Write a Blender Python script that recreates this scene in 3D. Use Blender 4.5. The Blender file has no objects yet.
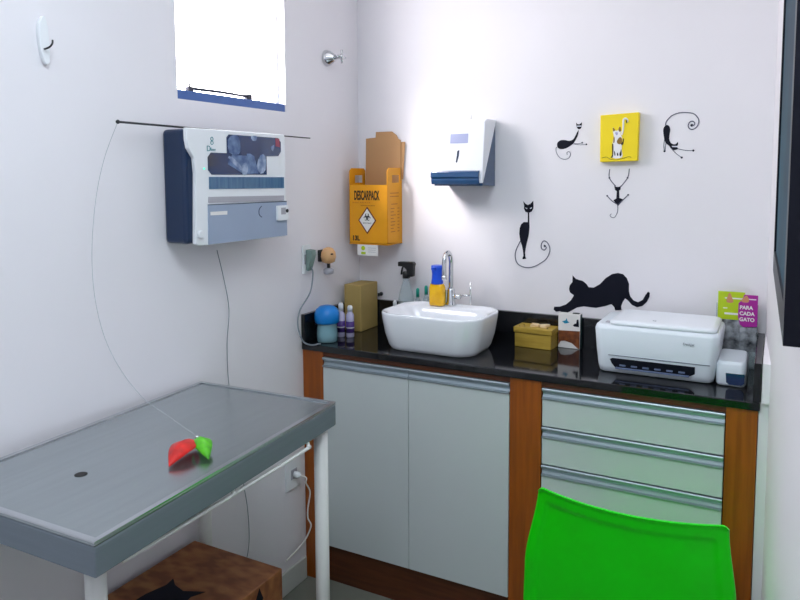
import bpy, bmesh, math, random
from mathutils import Vector, Matrix
random.seed(7)
SC = bpy.context.scene
COL = SC.collection

# ------------------------------------------------------------ measurements
big=[[0.893,1.156],[0.905,1.144],[0.916,1.141],[0.93,1.138],[0.943,1.128],[0.951,1.117],[0.969,1.117],[0.99,1.131],[1.01,1.154],[1.031,1.169],[1.051,1.174],[1.068,1.171],[1.081,1.158],[1.089,1.138],[1.089,1.113],[1.094,1.095],[1.105,1.082],[1.12,1.077],[1.135,1.086],[1.144,1.104],[1.152,1.116],[1.158,1.112],[1.157,1.098],[1.149,1.08],[1.135,1.065],[1.117,1.059],[1.1,1.066],[1.087,1.08],[1.077,1.087],[1.069,1.073],[1.064,1.058],[1.066,1.045],[1.044,1.042],[1.041,1.053],[1.031,1.063],[1.012,1.055],[0.978,1.045],[0.935,1.047],[0.911,1.041],[0.893,1.029],[0.878,1.02],[0.863,1.017],[0.849,1.022],[0.835,1.019],[0.826,1.026],[0.828,1.037],[0.849,1.039],[0.871,1.049],[0.889,1.066],[0.899,1.084],[0.885,1.093],[0.881,1.105],[0.884,1.12],[0.893,1.132]]
l_body=[[0.83,1.622],[0.833,1.631],[0.844,1.637],[0.858,1.637],[0.873,1.634],[0.885,1.637],[0.892,1.645],[0.9,1.661],[0.906,1.67],[0.904,1.653],[0.897,1.638],[0.889,1.625],[0.876,1.615],[0.859,1.607],[0.841,1.606],[0.832,1.613]]
l_head=[[0.897,1.697],[0.902,1.691],[0.909,1.69],[0.917,1.697],[0.917,1.684],[0.914,1.676],[0.907,1.673],[0.901,1.677],[0.898,1.685]]
l_eye=[[0.899,1.686],[0.917,1.686],[0.916,1.682],[0.9,1.682]]
l_legs=[[[0.886,1.623],[0.912,1.619],[0.934,1.62]],[[0.89,1.624],[0.908,1.623],[0.919,1.626]]]
l_tail=[[0.83,1.613],[0.826,1.608],[0.829,1.592],[0.841,1.575],[0.859,1.569],[0.873,1.574],[0.879,1.588],[0.873,1.596],[0.866,1.593],[0.867,1.585]]
r_body=[[1.187,1.658],[1.19,1.671],[1.198,1.677],[1.206,1.672],[1.209,1.66],[1.207,1.644],[1.207,1.629],[1.213,1.617],[1.222,1.613],[1.229,1.615],[1.234,1.62],[1.234,1.61],[1.23,1.607],[1.233,1.602],[1.235,1.597],[1.222,1.594],[1.215,1.598],[1.206,1.609],[1.198,1.616],[1.192,1.628]]
r_eye=[[1.215,1.608],[1.233,1.607],[1.233,1.603],[1.217,1.604]]
r_legs=[[[1.192,1.63],[1.19,1.608],[1.193,1.591]],[[1.197,1.618],[1.195,1.605],[1.195,1.591]],[[1.233,1.598],[1.26,1.592],[1.282,1.591]],[[1.21,1.604],[1.229,1.583],[1.247,1.569]]]
r_tail=[[1.194,1.676],[1.195,1.685],[1.2,1.694],[1.213,1.707],[1.235,1.715],[1.256,1.715],[1.278,1.711],[1.291,1.699],[1.296,1.685],[1.291,1.669],[1.279,1.66],[1.268,1.663],[1.264,1.673],[1.269,1.684],[1.278,1.686],[1.284,1.679],[1.28,1.672],[1.275,1.673]]
b_arms=[[[1.016,1.533],[1.015,1.503],[1.037,1.474]],[[1.081,1.534],[1.076,1.503],[1.053,1.472]],[[1.045,1.411],[1.025,1.424],[1.009,1.441]],[[1.047,1.411],[1.063,1.428],[1.079,1.445]]]
b_body=[[1.032,1.476],[1.037,1.472],[1.049,1.472],[1.054,1.476],[1.053,1.463],[1.049,1.459],[1.05,1.434],[1.065,1.429],[1.046,1.406],[1.03,1.426],[1.04,1.432],[1.041,1.457],[1.035,1.462]]
b_tail=[[1.045,1.409],[1.045,1.387],[1.036,1.368],[1.025,1.367],[1.02,1.374],[1.025,1.379]]
t_head=[[0.707,1.419],[0.715,1.41],[0.724,1.405],[0.734,1.409],[0.745,1.421],[0.746,1.4],[0.745,1.391],[0.739,1.381],[0.728,1.376],[0.716,1.38],[0.71,1.392],[0.711,1.402]]
t_eyes=[[[0.715,1.396],[0.724,1.393],[0.721,1.39],[0.716,1.393]],[[0.741,1.398],[0.732,1.393],[0.735,1.39],[0.74,1.394]]]
t_body=[[0.725,1.378],[0.73,1.378],[0.731,1.342],[0.732,1.324],[0.73,1.3],[0.726,1.28],[0.721,1.26],[0.718,1.243],[0.716,1.23],[0.717,1.214],[0.721,1.207],[0.706,1.204],[0.707,1.21],[0.71,1.218],[0.708,1.235],[0.704,1.254],[0.697,1.274],[0.693,1.299],[0.695,1.321],[0.7,1.334],[0.71,1.342],[0.725,1.342]]
t_tail=[[0.698,1.272],[0.684,1.244],[0.678,1.219],[0.683,1.194],[0.698,1.18],[0.724,1.174],[0.752,1.18],[0.776,1.194],[0.796,1.21],[0.808,1.235],[0.808,1.254],[0.798,1.271],[0.785,1.275],[0.777,1.262],[0.778,1.248],[0.788,1.242],[0.796,1.251],[0.79,1.257]]
canvas_front=[[0.989,1.717],[1.115,1.719],[1.113,1.558],[0.99,1.558]]
cv_white=[[1.03,1.675],[1.037,1.663],[1.047,1.664],[1.053,1.677],[1.057,1.66],[1.055,1.651],[1.061,1.635],[1.06,1.6],[1.062,1.573],[1.031,1.571],[1.032,1.601],[1.03,1.62],[1.033,1.644],[1.03,1.658]]
cv_brown=[[[1.03,1.673],[1.036,1.667],[1.037,1.663],[1.031,1.66]],[[1.048,1.665],[1.053,1.676],[1.057,1.662],[1.052,1.658]],[[1.045,1.63],[1.053,1.64],[1.06,1.635],[1.06,1.618],[1.049,1.617],[1.044,1.623]],[[1.033,1.642],[1.036,1.638],[1.036,1.624],[1.032,1.622]]]
cv_black=[[[1.028,1.615],[1.032,1.617],[1.033,1.593],[1.031,1.573],[1.024,1.573],[1.029,1.581]],[[1.056,1.592],[1.059,1.6],[1.06,1.581],[1.055,1.576],[1.053,1.584]],[[1.035,1.593],[1.037,1.593],[1.04,1.581],[1.037,1.579]],[[1.045,1.587],[1.048,1.587],[1.05,1.579],[1.046,1.578]],[[1.058,1.618],[1.063,1.624],[1.064,1.635],[1.067,1.633],[1.065,1.619],[1.061,1.612]],[[1.061,1.663],[1.064,1.676],[1.066,1.67],[1.064,1.661]]]
cv_face=[[1.037,1.655],[1.042,1.657],[1.047,1.654],[1.043,1.646]]
cv_tail=[[1.059,1.647],[1.063,1.663],[1.064,1.68],[1.064,1.696],[1.069,1.702],[1.076,1.698],[1.077,1.689]]
cv_ground=[[[0.994,1.571],[1.01,1.574],[1.023,1.567],[1.045,1.564],[1.072,1.571]],[[1.068,1.569],[1.083,1.574],[1.092,1.571]]]
wu_front=[[-1.064,1.642],[-0.614,1.646],[-0.624,1.316],[-1.035,1.319]]
wu_win1=[[-0.901,1.637],[-0.644,1.638],[-0.646,1.58],[-0.72,1.576],[-0.721,1.517],[-0.981,1.52],[-0.978,1.58],[-0.903,1.582]]
wu_strip=[[-0.978,1.513],[-0.632,1.511],[-0.633,1.475],[-0.979,1.478]]
wu_grey=[[-0.983,1.456],[-0.634,1.451],[-0.634,1.434],[-0.984,1.439]]
wu_panel=[[-0.984,1.433],[-0.628,1.428],[-0.628,1.314],[-0.989,1.319]]
wu_label=[[-0.979,1.413],[-0.909,1.413],[-0.91,1.402],[-0.979,1.403]]
wu_notch=[[-0.755,1.42],[-0.766,1.401],[-0.753,1.385]]
wu_lcd=[[-0.68,1.419],[-0.62,1.419],[-0.621,1.371],[-0.679,1.371]]
wu_lcdscreen=[[-0.663,1.411],[-0.628,1.411],[-0.629,1.391],[-0.663,1.39]]
wu_led=[[-0.996,1.536]]
wu_knob=[[-1.033,1.361]]
wu_logo=[[-0.962,1.614]]
wu_text=[[-0.982,1.587],[-0.934,1.589]]
wu_pic=[[[-0.896,1.621],[-0.874,1.636],[-0.847,1.63],[-0.843,1.589],[-0.86,1.578],[-0.892,1.584]],[[-0.75,1.58],[-0.726,1.577],[-0.727,1.534],[-0.752,1.522],[-0.769,1.545]],[[-0.898,1.569],[-0.877,1.57],[-0.833,1.537],[-0.845,1.533]],[[-0.839,1.544],[-0.821,1.556],[-0.81,1.541],[-0.817,1.52],[-0.836,1.52]],[[-0.815,1.583],[-0.78,1.576],[-0.775,1.541],[-0.799,1.526],[-0.804,1.556]],[[-0.793,1.636],[-0.766,1.638],[-0.77,1.624],[-0.787,1.624]],[[-0.7,1.605],[-0.681,1.614],[-0.688,1.594]]]
wu_red=[[-0.674,1.636],[-0.654,1.635],[-0.651,1.607],[-0.674,1.61]]
wu_side=[[[-1.048,1.646],[-1.053,1.327]]]
rod=[[0.045,-1.24,1.651],[0.045,-0.404,1.647]]
string=[[0.045,-1.24,1.648],[0.05,-1.291,1.556],[0.07,-1.338,1.446],[0.1,-1.377,1.317],[0.14,-1.4,1.204],[0.19,-1.404,1.104],[0.26,-1.389,1.015],[0.34,-1.378,0.961],[0.415,-1.375,0.931]]
pcord=[[0.012,-0.858,1.288],[0.012,-0.83,1.191],[0.012,-0.811,1.093],[0.012,-0.824,0.983],[0.012,-0.82,0.852],[0.012,-0.793,0.696],[0.012,-0.765,0.518],[0.012,-0.748,0.425],[0.012,-0.741,0.335],[0.012,-0.749,0.262],[0.012,-0.792,0.17]]
lowout=[[-0.537,0.493],[-0.435,0.489],[-0.438,0.372],[-0.54,0.379]]
lowplug=[[-0.474,0.397]]
lowcord=[[0.03,-0.496,0.416],[0.05,-0.469,0.398],[0.05,-0.445,0.354],[0.04,-0.446,0.291],[0.04,-0.447,0.253],[0.045,-0.435,0.218],[0.03,-0.454,0.169],[0.02,-0.496,0.145],[0.015,-0.55,0.132]]
hiout=[[-0.407,1.26],[-0.41,1.153],[-0.36,1.158],[-0.357,1.263]]
hicord=[[0.04,-0.352,1.197],[0.03,-0.345,1.147],[0.02,-0.39,1.085],[0.015,-0.44,1.03],[0.02,-0.467,0.98],[0.03,-0.463,0.933],[0.04,-0.429,0.915],[0.05,-0.392,0.916]]
freshener=[[0.05,-0.3,1.214],[0.05,-0.301,1.192],[0.05,-0.302,1.143]]
hookplate=[[-1.424,1.886],[-1.425,1.832],[-1.415,1.778],[-1.405,1.775],[-1.399,1.79],[-1.402,1.835],[-1.412,1.886]]
hook=[[0.02,-1.417,1.813],[0.03,-1.408,1.818],[0.03,-1.405,1.83]]
valve=[[0.0,-0.228,1.961],[0.05,-0.208,1.959]]
sprayer=[[0.246,-0.05,1.175],[0.219,-0.05,1.173],[0.281,-0.05,1.125],[0.209,-0.05,1.0],[0.28,-0.05,1.006]]
vials=[[0.289,-0.04,1.073],[0.324,-0.04,1.091],[0.289,-0.04,1.017]]
gel=[[0.351,-0.06,1.006],[0.423,-0.06,1.012],[0.385,-0.06,1.114],[0.385,-0.06,1.164]]
green=[[0.404,-0.045,1.023],[0.429,-0.045,1.025],[0.417,-0.045,1.086]]
faucet=[[0.41,-0.03,1.025],[0.405,-0.03,1.228],[0.388,-0.03,1.211],[0.435,-0.03,1.113],[0.393,-0.03,1.149]]
stem=[[0.514,-0.02,1.028],[0.514,-0.02,1.132]]
basin=[[0.216,-0.2,0.983],[0.69,-0.2,1.04],[0.259,-0.2,0.856],[0.657,-0.2,0.901]]
knob=[0.093,0.0,1.032]
kraft=[[0.048,-0.14,0.9],[0.111,-0.05,0.922],[0.086,-0.1,1.083]]
blue=[[0.054,-0.34,0.902],[0.055,-0.34,0.971],[0.056,-0.34,1.039],[0.006,-0.34,0.993],[0.105,-0.34,1.001]]
bott=[[0.067,-0.25,0.896],[0.103,-0.25,0.896],[0.069,-0.25,1.037],[0.105,-0.25,1.024],[0.049,-0.25,0.922],[0.081,-0.25,0.925],[0.121,-0.25,0.929]]
printer_edge=[[1.048,-0.3,1.079],[1.06,-0.3,0.969],[1.085,-0.3,0.903],[1.382,-0.3,0.899],[1.405,-0.3,1.023],[1.398,-0.3,1.066],[1.07,-0.05,1.04],[1.292,-0.05,1.056],[1.389,-0.05,1.007]]
holder=[[1.368,-0.06,1.139],[1.372,-0.06,1.017],[1.49,-0.06,1.136],[1.491,-0.06,0.965],[1.438,-0.06,1.119]]
disp=[[0.43,-0.12,1.71],[0.389,-0.12,1.535],[0.588,-0.12,1.533],[0.599,-0.12,1.703],[0.588,-0.12,1.49],[0.397,-0.12,1.486],[0.603,0.0,1.718],[0.593,0.0,1.474]]
disp_lab=[[0.458,-0.12,1.658],[0.537,-0.12,1.623],[0.49,-0.12,1.603],[0.49,-0.12,1.559]]
ybox=[[0.028,-0.12,1.478],[0.201,-0.12,1.479],[0.035,-0.12,1.248],[0.199,-0.12,1.254],[0.056,-0.12,1.447],[0.183,-0.12,1.413],[0.124,-0.12,1.401],[0.123,-0.12,1.295],[0.069,-0.12,1.348],[0.178,-0.12,1.351],[0.206,0.0,1.244],[0.217,0.0,1.545]]
linertop=[[0.077,-0.06,1.665],[0.249,-0.06,1.644],[0.119,-0.06,1.691],[0.191,-0.06,1.685]]
undercard=[[0.071,-0.11,1.248],[0.158,-0.11,1.244],[0.157,-0.11,1.2],[0.07,-0.11,1.204]]
wood=[[0.71,-0.1,0.969],[0.711,-0.1,0.904],[0.85,-0.1,0.898],[0.849,-0.1,0.965]]
card=[[0.856,-0.03,0.905],[0.935,-0.03,0.899],[0.854,-0.03,1.025],[0.933,-0.03,1.021]]
whitebox=[[1.423,-0.27,0.903],[1.472,-0.27,0.904],[1.419,-0.27,1.004],[1.469,-0.27,1.003],[1.471,-0.27,0.942]]
r2=[[765.5,335.9],[771.0,282.9]]
SKY, DAY, FILL, EXPO = 13.5, 6.0, 17.5, 0.4

# ------------------------------------------------------------ materials
def lin(c):
    return c / 12.92 if c <= 0.04045 else ((c + 0.055) / 1.055) ** 2.4
def rgb(h):
    h = h.lstrip('#')
    return tuple(lin(int(h[i:i + 2], 16) / 255) for i in (0, 2, 4)) + (1.0,)

def mat(name, color, rough=0.5, metal=0.0, var=0.0, scale=8.0, bump=0.0, bscale=60.0, stretch=(1, 1, 1),
        trans=0.0, coat=0.0, color2=None, emit=0.0, spec=0.5, alpha=1.0, detail=4.0):
    m = bpy.data.materials.new(name)
    m.use_nodes = True
    nt = m.node_tree
    b = nt.nodes['Principled BSDF']
    b.inputs['Base Color'].default_value = rgb(color)
    b.inputs['Roughness'].default_value = rough
    b.inputs['Metallic'].default_value = metal
    b.inputs['Specular IOR Level'].default_value = spec
    if trans: b.inputs['Transmission Weight'].default_value = trans
    if coat:
        b.inputs['Coat Weight'].default_value = coat
        b.inputs['Coat Roughness'].default_value = 0.06
    if alpha < 1: b.inputs['Alpha'].default_value = alpha
    if emit:
        b.inputs['Emission Color'].default_value = rgb(color)
        b.inputs['Emission Strength'].default_value = emit
    if var or color2 or bump:
        tc = nt.nodes.new('ShaderNodeTexCoord')
        mp = nt.nodes.new('ShaderNodeMapping')
        mp.inputs['Scale'].default_value = stretch
        nt.links.new(tc.outputs['Object'], mp.inputs['Vector'])
    if var or color2:
        n = nt.nodes.new('ShaderNodeTexNoise')
        n.inputs['Scale'].default_value = scale
        n.inputs['Detail'].default_value = detail
        nt.links.new(mp.outputs['Vector'], n.inputs['Vector'])
        r = nt.nodes.new('ShaderNodeValToRGB')
        c1 = rgb(color)
        c2 = rgb(color2) if color2 else tuple(max(0, c * (1 - var)) for c in c1[:3]) + (1,)
        r.color_ramp.elements[0].position = 0.35; r.color_ramp.elements[0].color = c2
        r.color_ramp.elements[1].position = 0.65; r.color_ramp.elements[1].color = c1
        nt.links.new(n.outputs['Fac'], r.inputs['Fac'])
        nt.links.new(r.outputs['Color'], b.inputs['Base Color'])
    if bump:
        n2 = nt.nodes.new('ShaderNodeTexNoise')
        n2.inputs['Scale'].default_value = bscale
        nt.links.new(mp.outputs['Vector'], n2.inputs['Vector'])
        bp = nt.nodes.new('ShaderNodeBump')
        bp.inputs['Strength'].default_value = bump
        bp.inputs['Distance'].default_value = 0.002
        nt.links.new(n2.outputs['Fac'], bp.inputs['Height'])
        nt.links.new(bp.outputs['Normal'], b.inputs['Normal'])
    return m

def clear_mat(name, tint='#ffffff', clear=0.75, rough=0.05):
    m = bpy.data.materials.new(name); m.use_nodes = True
    nt = m.node_tree; nt.nodes.clear()
    out = nt.nodes.new('ShaderNodeOutputMaterial'); mx = nt.nodes.new('ShaderNodeMixShader')
    t = nt.nodes.new('ShaderNodeBsdfTransparent'); p = nt.nodes.new('ShaderNodeBsdfPrincipled')
    t.inputs['Color'].default_value = rgb(tint)
    p.inputs['Base Color'].default_value = rgb(tint); p.inputs['Roughness'].default_value = rough
    mx.inputs['Fac'].default_value = 1 - clear
    nt.links.new(t.outputs[0], mx.inputs[1]); nt.links.new(p.outputs[0], mx.inputs[2]); nt.links.new(mx.outputs[0], out.inputs[0])
    return m

def granite_mat():
    m = mat('black_granite', '#15161a', rough=0.08, spec=0.6)
    nt = m.node_tree; b = nt.nodes['Principled BSDF']
    tc = nt.nodes.new('ShaderNodeTexCoord'); v = nt.nodes.new('ShaderNodeTexVoronoi')
    v.inputs['Scale'].default_value = 240
    r = nt.nodes.new('ShaderNodeValToRGB')
    r.color_ramp.elements[0].position = 0.08; r.color_ramp.elements[0].color = rgb('#4a4f58')
    r.color_ramp.elements[1].position = 0.22; r.color_ramp.elements[1].color = rgb('#111216')
    nt.links.new(tc.outputs['Object'], v.inputs['Vector'])
    nt.links.new(v.outputs['Distance'], r.inputs['Fac']); nt.links.new(r.outputs['Color'], b.inputs['Base Color'])
    return m

def tile_mat():
    m = mat('floor_tile', '#7d8076', rough=0.3)
    nt = m.node_tree; b = nt.nodes['Principled BSDF']
    tc = nt.nodes.new('ShaderNodeTexCoord'); br = nt.nodes.new('ShaderNodeTexBrick')
    br.offset = 0.0
    br.inputs['Color1'].default_value = rgb('#7f8278'); br.inputs['Color2'].default_value = rgb('#777a71')
    br.inputs['Mortar'].default_value = rgb('#5b5c57'); br.inputs['Scale'].default_value = 1.0
    br.inputs['Brick Width'].default_value = 0.45; br.inputs['Row Height'].default_value = 0.45
    br.inputs['Mortar Size'].default_value = 0.004
    nt.links.new(tc.outputs['Object'], br.inputs['Vector']); nt.links.new(br.outputs['Color'], b.inputs['Base Color'])
    return m

M = {}
M['wall'] = mat('white_paint', '#e9e6ea', 0.55, var=0.02, scale=3, bump=0.05, bscale=90)
M['ceil'] = mat('ceiling_paint', '#ececec', 0.8)
M['floor'] = tile_mat()
M['base'] = mat('baseboard_tile', '#c9cbc6', 0.35, var=0.04)
M['wood'] = mat('warm_wood_laminate', '#a1520c', 0.38, color2='#8a4407', scale=6, stretch=(14, 14, 0.9), detail=6)
M['wood_dark'] = mat('dark_wood_plinth', '#5f3015', 0.5, color2='#4c240e', scale=6, stretch=(1, 14, 14))
M['laminate'] = mat('white_laminate', '#c9d0d0', 0.28, var=0.015, scale=4)
M['alu'] = mat('satin_aluminium', '#a9b5bc', 0.42, 0.7)
M['dark_gap'] = mat('shadow_gap_black', '#0b0b0c', 0.7)
M['granite'] = granite_mat()
M['steel'] = mat('stainless_steel', '#b0b8ba', 0.22, 0.95, var=0.06, scale=3.0, bump=0.015, bscale=40, stretch=(20, 1, 1))
M['white_metal'] = mat('white_painted_metal', '#dedfdb', 0.35, var=0.03)
M['white_plastic'] = mat('white_plastic', '#e8ebee', 0.35, var=0.01)
M['printer'] = mat('printer_plastic', '#dfe7ee', 0.32, var=0.01)
M['printer_lid'] = mat('printer_lid_plastic', '#e6ebf1', 0.3, var=0.01)
M['navy'] = mat('navy_plastic', '#0a2648', 0.3, var=0.03)
M['navy_glass'] = mat('dark_blue_window', '#17305c', 0.08, coat=0.5)
M['teal_strip'] = mat('slate_blue_strip', '#567a97', 0.15, color2='#3d6187', scale=20, stretch=(1, 4, 0.3))
M['grey_panel'] = mat('blue_grey_panel', '#97a5bc', 0.4, var=0.03)
M['grey_strip'] = mat('grey_strip', '#a9a8b0', 0.4, var=0.03)
M['grey_line'] = mat('grey_seam', '#5c6474', 0.5)
M['pic_light'] = mat('picture_pale_blue', '#a9b8d0', 0.3, color2='#46618f', scale=40)
M['pic_mid'] = mat('picture_mid_blue', '#6f88ae', 0.3, color2='#33507f', scale=40)
M['red'] = mat('dull_red', '#8c3049', 0.4, var=0.05)
M['mint'] = mat('green_indicator', '#39e0b0', 0.4, emit=1.2)
M['teal_ink'] = mat('teal_ink', '#3b8a92', 0.5, var=0.03)
M['ceramic'] = mat('white_ceramic', '#eef1f6', 0.08, coat=0.6, var=0.005)
M['chrome'] = mat('chrome', '#d6d8da', 0.06, 1.0, var=0.01)
M['yellow_card'] = mat('yellow_cardboard', '#eb9f04', 0.55, var=0.06, scale=10)
M['orange_ink'] = mat('orange_ink', '#b45f10', 0.6, var=0.03)
M['brown_ink'] = mat('brown_black_ink', '#3a2208', 0.6, var=0.03)
M['maroon_ink'] = mat('maroon_ink', '#6d2417', 0.6, var=0.03)
M['paper'] = mat('white_paper', '#e9e7e4', 0.6, var=0.02)
M['tan_card'] = mat('tan_cardboard', '#bd9062', 0.7, var=0.06, scale=7)
M['kraft'] = mat('cream_kraft_card', '#b3995a', 0.65, var=0.07, scale=9)
M['black_vinyl'] = mat('black_vinyl', '#080b1c', 0.6, var=0.05, spec=0.2)
M['grey_vinyl'] = mat('grey_vinyl_line', '#55566a', 0.5, var=0.05)
M['white_vinyl'] = mat('pale_vinyl', '#d9d8e4', 0.5, var=0.02)
M['canvas'] = mat('yellow_canvas', '#f4d808', 0.6, var=0.03, bump=0.2, bscale=400)
M['cat_white'] = mat('white_paint_figure', '#efeeee', 0.6, var=0.03)
M['cat_brown'] = mat('ochre_paint', '#8d6a1b', 0.6, var=0.1, scale=60)
M['cat_black'] = mat('black_paint', '#1c1a14', 0.6, var=0.1)
M['cat_lav'] = mat('lavender_paint', '#a9a7c8', 0.6, var=0.05)
M['olive_line'] = mat('olive_paint', '#8a7a05', 0.6, var=0.05)
M['disp_white'] = mat('dispenser_white', '#eff1f7', 0.25, var=0.01)
M['disp_blue'] = mat('dispenser_blue_plastic', '#234c78', 0.15, color2='#1b3f68', scale=5, coat=0.4)
M['disp_lav'] = mat('dispenser_lavender_window', '#a9afd2', 0.25, var=0.03)
M['black_plastic'] = mat('black_plastic', '#121214', 0.4, var=0.05)
M['black_gloss'] = mat('black_gloss_frame', '#070a18', 0.4, var=0.05, spec=0.2)
M['teal_glass'] = mat('teal_glass', '#0f4a5c', 0.55, color2='#0a2f40', scale=3, spec=0.12)
M['blue_cap'] = mat('blue_plastic_cap', '#0a80d4', 0.35, var=0.04)
M['blue_pump'] = mat('cobalt_pump', '#1050d8', 0.35, var=0.04)
M['gel'] = mat('yellow_liquid', '#ffc800', 0.12, color2='#f0b000', scale=30, coat=0.4)
M['green_liq'] = mat('green_liquid', '#7d9a2c', 0.2, var=0.1, scale=30)
M['teal_cap'] = mat('teal_cap', '#0d9a86', 0.4, var=0.04)
M['cotton'] = mat('pale_aqua_cotton', '#b5d3da', 0.8, color2='#8fbccb', scale=30, bump=0.6, bscale=40)
M['clear'] = clear_mat('clear_plastic', '#eaf2f4', 0.74)
M['clear_blue'] = clear_mat('aqua_plastic', '#a8d4de', 0.45)
M['glass'] = clear_mat('window_pane', '#ffffff', 0.93, 0.02)
M['purple'] = mat('purple_label', '#5a3b8f', 0.5, color2='#3f2a70', scale=40)
M['pale_violet'] = mat('milky_violet_plastic', '#c4bfdc', 0.4, var=0.03)
M['wood_box'] = mat('ochre_wood_box', '#b29436', 0.55, color2='#a08228', scale=10, stretch=(1, 6, 10))
M['wood_light'] = mat('pale_wood_cutout', '#ecd6b0', 0.6, color2='#d2b180', scale=30)
M['card_brown'] = mat('brown_print', '#8a4a1e', 0.55, color2='#5c2b10', scale=60)
M['card_teal'] = mat('teal_print', '#1587a8', 0.5, var=0.05)
M['card_green'] = mat('dark_green_side', '#0c3434', 0.5, var=0.05)
M['lime'] = mat('lime_leaflet', '#b5cf10', 0.45, var=0.04)
M['magenta'] = mat('magenta_leaflet', '#a51392', 0.45, var=0.04)
M['bw_photo'] = mat('black_and_white_print', '#a7adb3', 0.4, color2='#1e2126', scale=35, detail=3)
M['skin_ink'] = mat('peach_print', '#c98a64', 0.5, var=0.05)
M['green_chair'] = mat('bright_green_plastic', '#0ce806', 0.34, color2='#14dc06', scale=6, spec=0.3, bump=0.08, bscale=25)
M['feather_red'] = mat('red_feather', '#e01c10', 0.4, color2='#b8100c', scale=40)
M['feather_green'] = mat('green_feather', '#5ec80c', 0.4, color2='#3a9a08', scale=40)
M['grey_cord'] = mat('grey_cord', '#7d868e', 0.5, var=0.03)
M['white_cord'] = mat('white_cord', '#e4e2dd', 0.5, var=0.03)
M['string'] = mat('clear_nylon_string', '#a9aeb2', 0.4, var=0.03)
M['rod'] = mat('black_rod', '#15161c', 0.4, var=0.03)
M['outlet_grey'] = mat('grey_green_plug', '#79908a', 0.5, var=0.03)
M['peach'] = mat('beige_plastic', '#d9a874', 0.4, var=0.05)
M['box_print'] = mat('brown_printed_cardboard', '#9a6236', 0.6, color2='#74401f', scale=16, stretch=(1.2, 2.2, 2), detail=1.5)
M['box_mark'] = mat('reddish_print_on_card', '#7a3a20', 0.6, var=0.08)
M['win_frame'] = mat('backlit_blue_aluminium', '#4a6aa8', 0.4, 0.2, var=0.03)  # aluminium bar against the light; its backlit shade is put into this blue
M['win_lever'] = mat('dark_lever', '#3b3c48', 0.4, 0.3, var=0.03)
M['hole'] = mat('drain_black', '#0a0a0a', 0.5, var=0.03)

# ------------------------------------------------------------ mesh helpers
def B(): return bmesh.new()

def box(bm, lo, hi, bev=0.0, seg=2, rot=None):
    lo = Vector(lo); hi = Vector(hi); c = (lo + hi) / 2; s = hi - lo
    t = bmesh.new()
    bmesh.ops.create_cube(t, size=1.0)
    for v in t.verts: v.co = Vector((v.co.x * s.x, v.co.y * s.y, v.co.z * s.z))
    if bev > 0:
        bmesh.ops.bevel(t, geom=list(t.edges), offset=min(bev, min(s) * 0.49), segments=seg, profile=0.5, affect='EDGES')
    for v in t.verts:
        if rot is not None: v.co = rot @ v.co
        v.co += c
    merge(bm, t)

def merge(bm, t):
    vm = {v: bm.verts.new(v.co) for v in t.verts}
    for f in t.faces:
        try:
            nf = bm.faces.new([vm[v] for v in f.verts]); nf.smooth = f.smooth
        except ValueError: pass
    t.free()

def prism(bm, pts, depth, bev=0.0):
    """pts: 3D loop; depth: vector for the other side."""
    t = bmesh.new()
    d = Vector(depth)
    a = [t.verts.new(Vector(p)) for p in pts]
    b = [t.verts.new(Vector(p) + d) for p in pts]
    t.faces.new(a); t.faces.new(list(reversed(b)))
    n = len(pts)
    for i in range(n): t.faces.new([a[i], b[i], b[(i + 1) % n], a[(i + 1) % n]])
    bmesh.ops.recalc_face_normals(t, faces=list(t.faces))
    if bev: bmesh.ops.bevel(t, geom=list(t.edges), offset=bev, segments=2, profile=0.5, affect='EDGES')
    merge(bm, t)

def cr(pts, n=6, closed=False):
    P = [Vector(p) for p in pts]; out = []
    m = len(P)
    rng = range(m if closed else m - 1)
    for i in rng:
        if closed: p0, p1, p2, p3 = P[i - 1], P[i], P[(i + 1) % m], P[(i + 2) % m]
        else: p0, p1, p2, p3 = P[max(i - 1, 0)], P[i], P[i + 1], P[min(i + 2, m - 1)]
        for k in range(n):
            t = k / n
            out.append(0.5 * ((2 * p1) + (-p0 + p2) * t + (2 * p0 - 5 * p1 + 4 * p2 - p3) * t * t + (-p0 + 3 * p1 - 3 * p2 + p3) * t ** 3))
    if not closed: out.append(P[-1])
    return out

def tube(bm, pts, r, seg=8, smooth=True, closed=False):
    P = [Vector(p) for p in pts]; n = len(P)
    rs = r if isinstance(r, (list, tuple)) else [r] * n
    T = [(P[min(i + 1, n - 1)] - P[max(i - 1, 0)]).normalized() for i in range(n)]
    up = Vector((0, 0, 1)) if abs(T[0].z) < 0.9 else Vector((1, 0, 0))
    N = T[0].cross(up).normalized(); rings = []
    for i in range(n):
        N = (N - T[i] * N.dot(T[i])).normalized(); Bn = T[i].cross(N)
        rings.append([bm.verts.new(P[i] + rs[i] * (math.cos(2 * math.pi * k / seg) * N + math.sin(2 * math.pi * k / seg) * Bn)) for k in range(seg)])
    for i in range(n - 1):
        for k in range(seg):
            f = bm.faces.new([rings[i][k], rings[i][(k + 1) % seg], rings[i + 1][(k + 1) % seg], rings[i + 1][k]]); f.smooth = smooth
    bm.faces.new(list(reversed(rings[0]))); bm.faces.new(rings[-1])

def lathe(bm, prof, o=(0, 0, 0), seg=32, axis=None, smooth=True):
    """prof: [(r, h)], closed at both ends; axis: direction of h."""
    o = Vector(o); a = Vector(axis or (0, 0, 1)).normalized()
    u = a.orthogonal().normalized(); w = a.cross(u)
    rings = []
    for r, h in prof:
        r = max(r, 1e-4)
        rings.append([bm.verts.new(o + a * h + r * (math.cos(2 * math.pi * k / seg) * u + math.sin(2 * math.pi * k / seg) * w)) for k in range(seg)])
    for i in range(len(rings) - 1):
        for k in range(seg):
            f = bm.faces.new([rings[i][k], rings[i][(k + 1) % seg], rings[i + 1][(k + 1) % seg], rings[i + 1][k]]); f.smooth = smooth
    bm.faces.new(list(reversed(rings[0]))); bm.faces.new(rings[-1])

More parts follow.
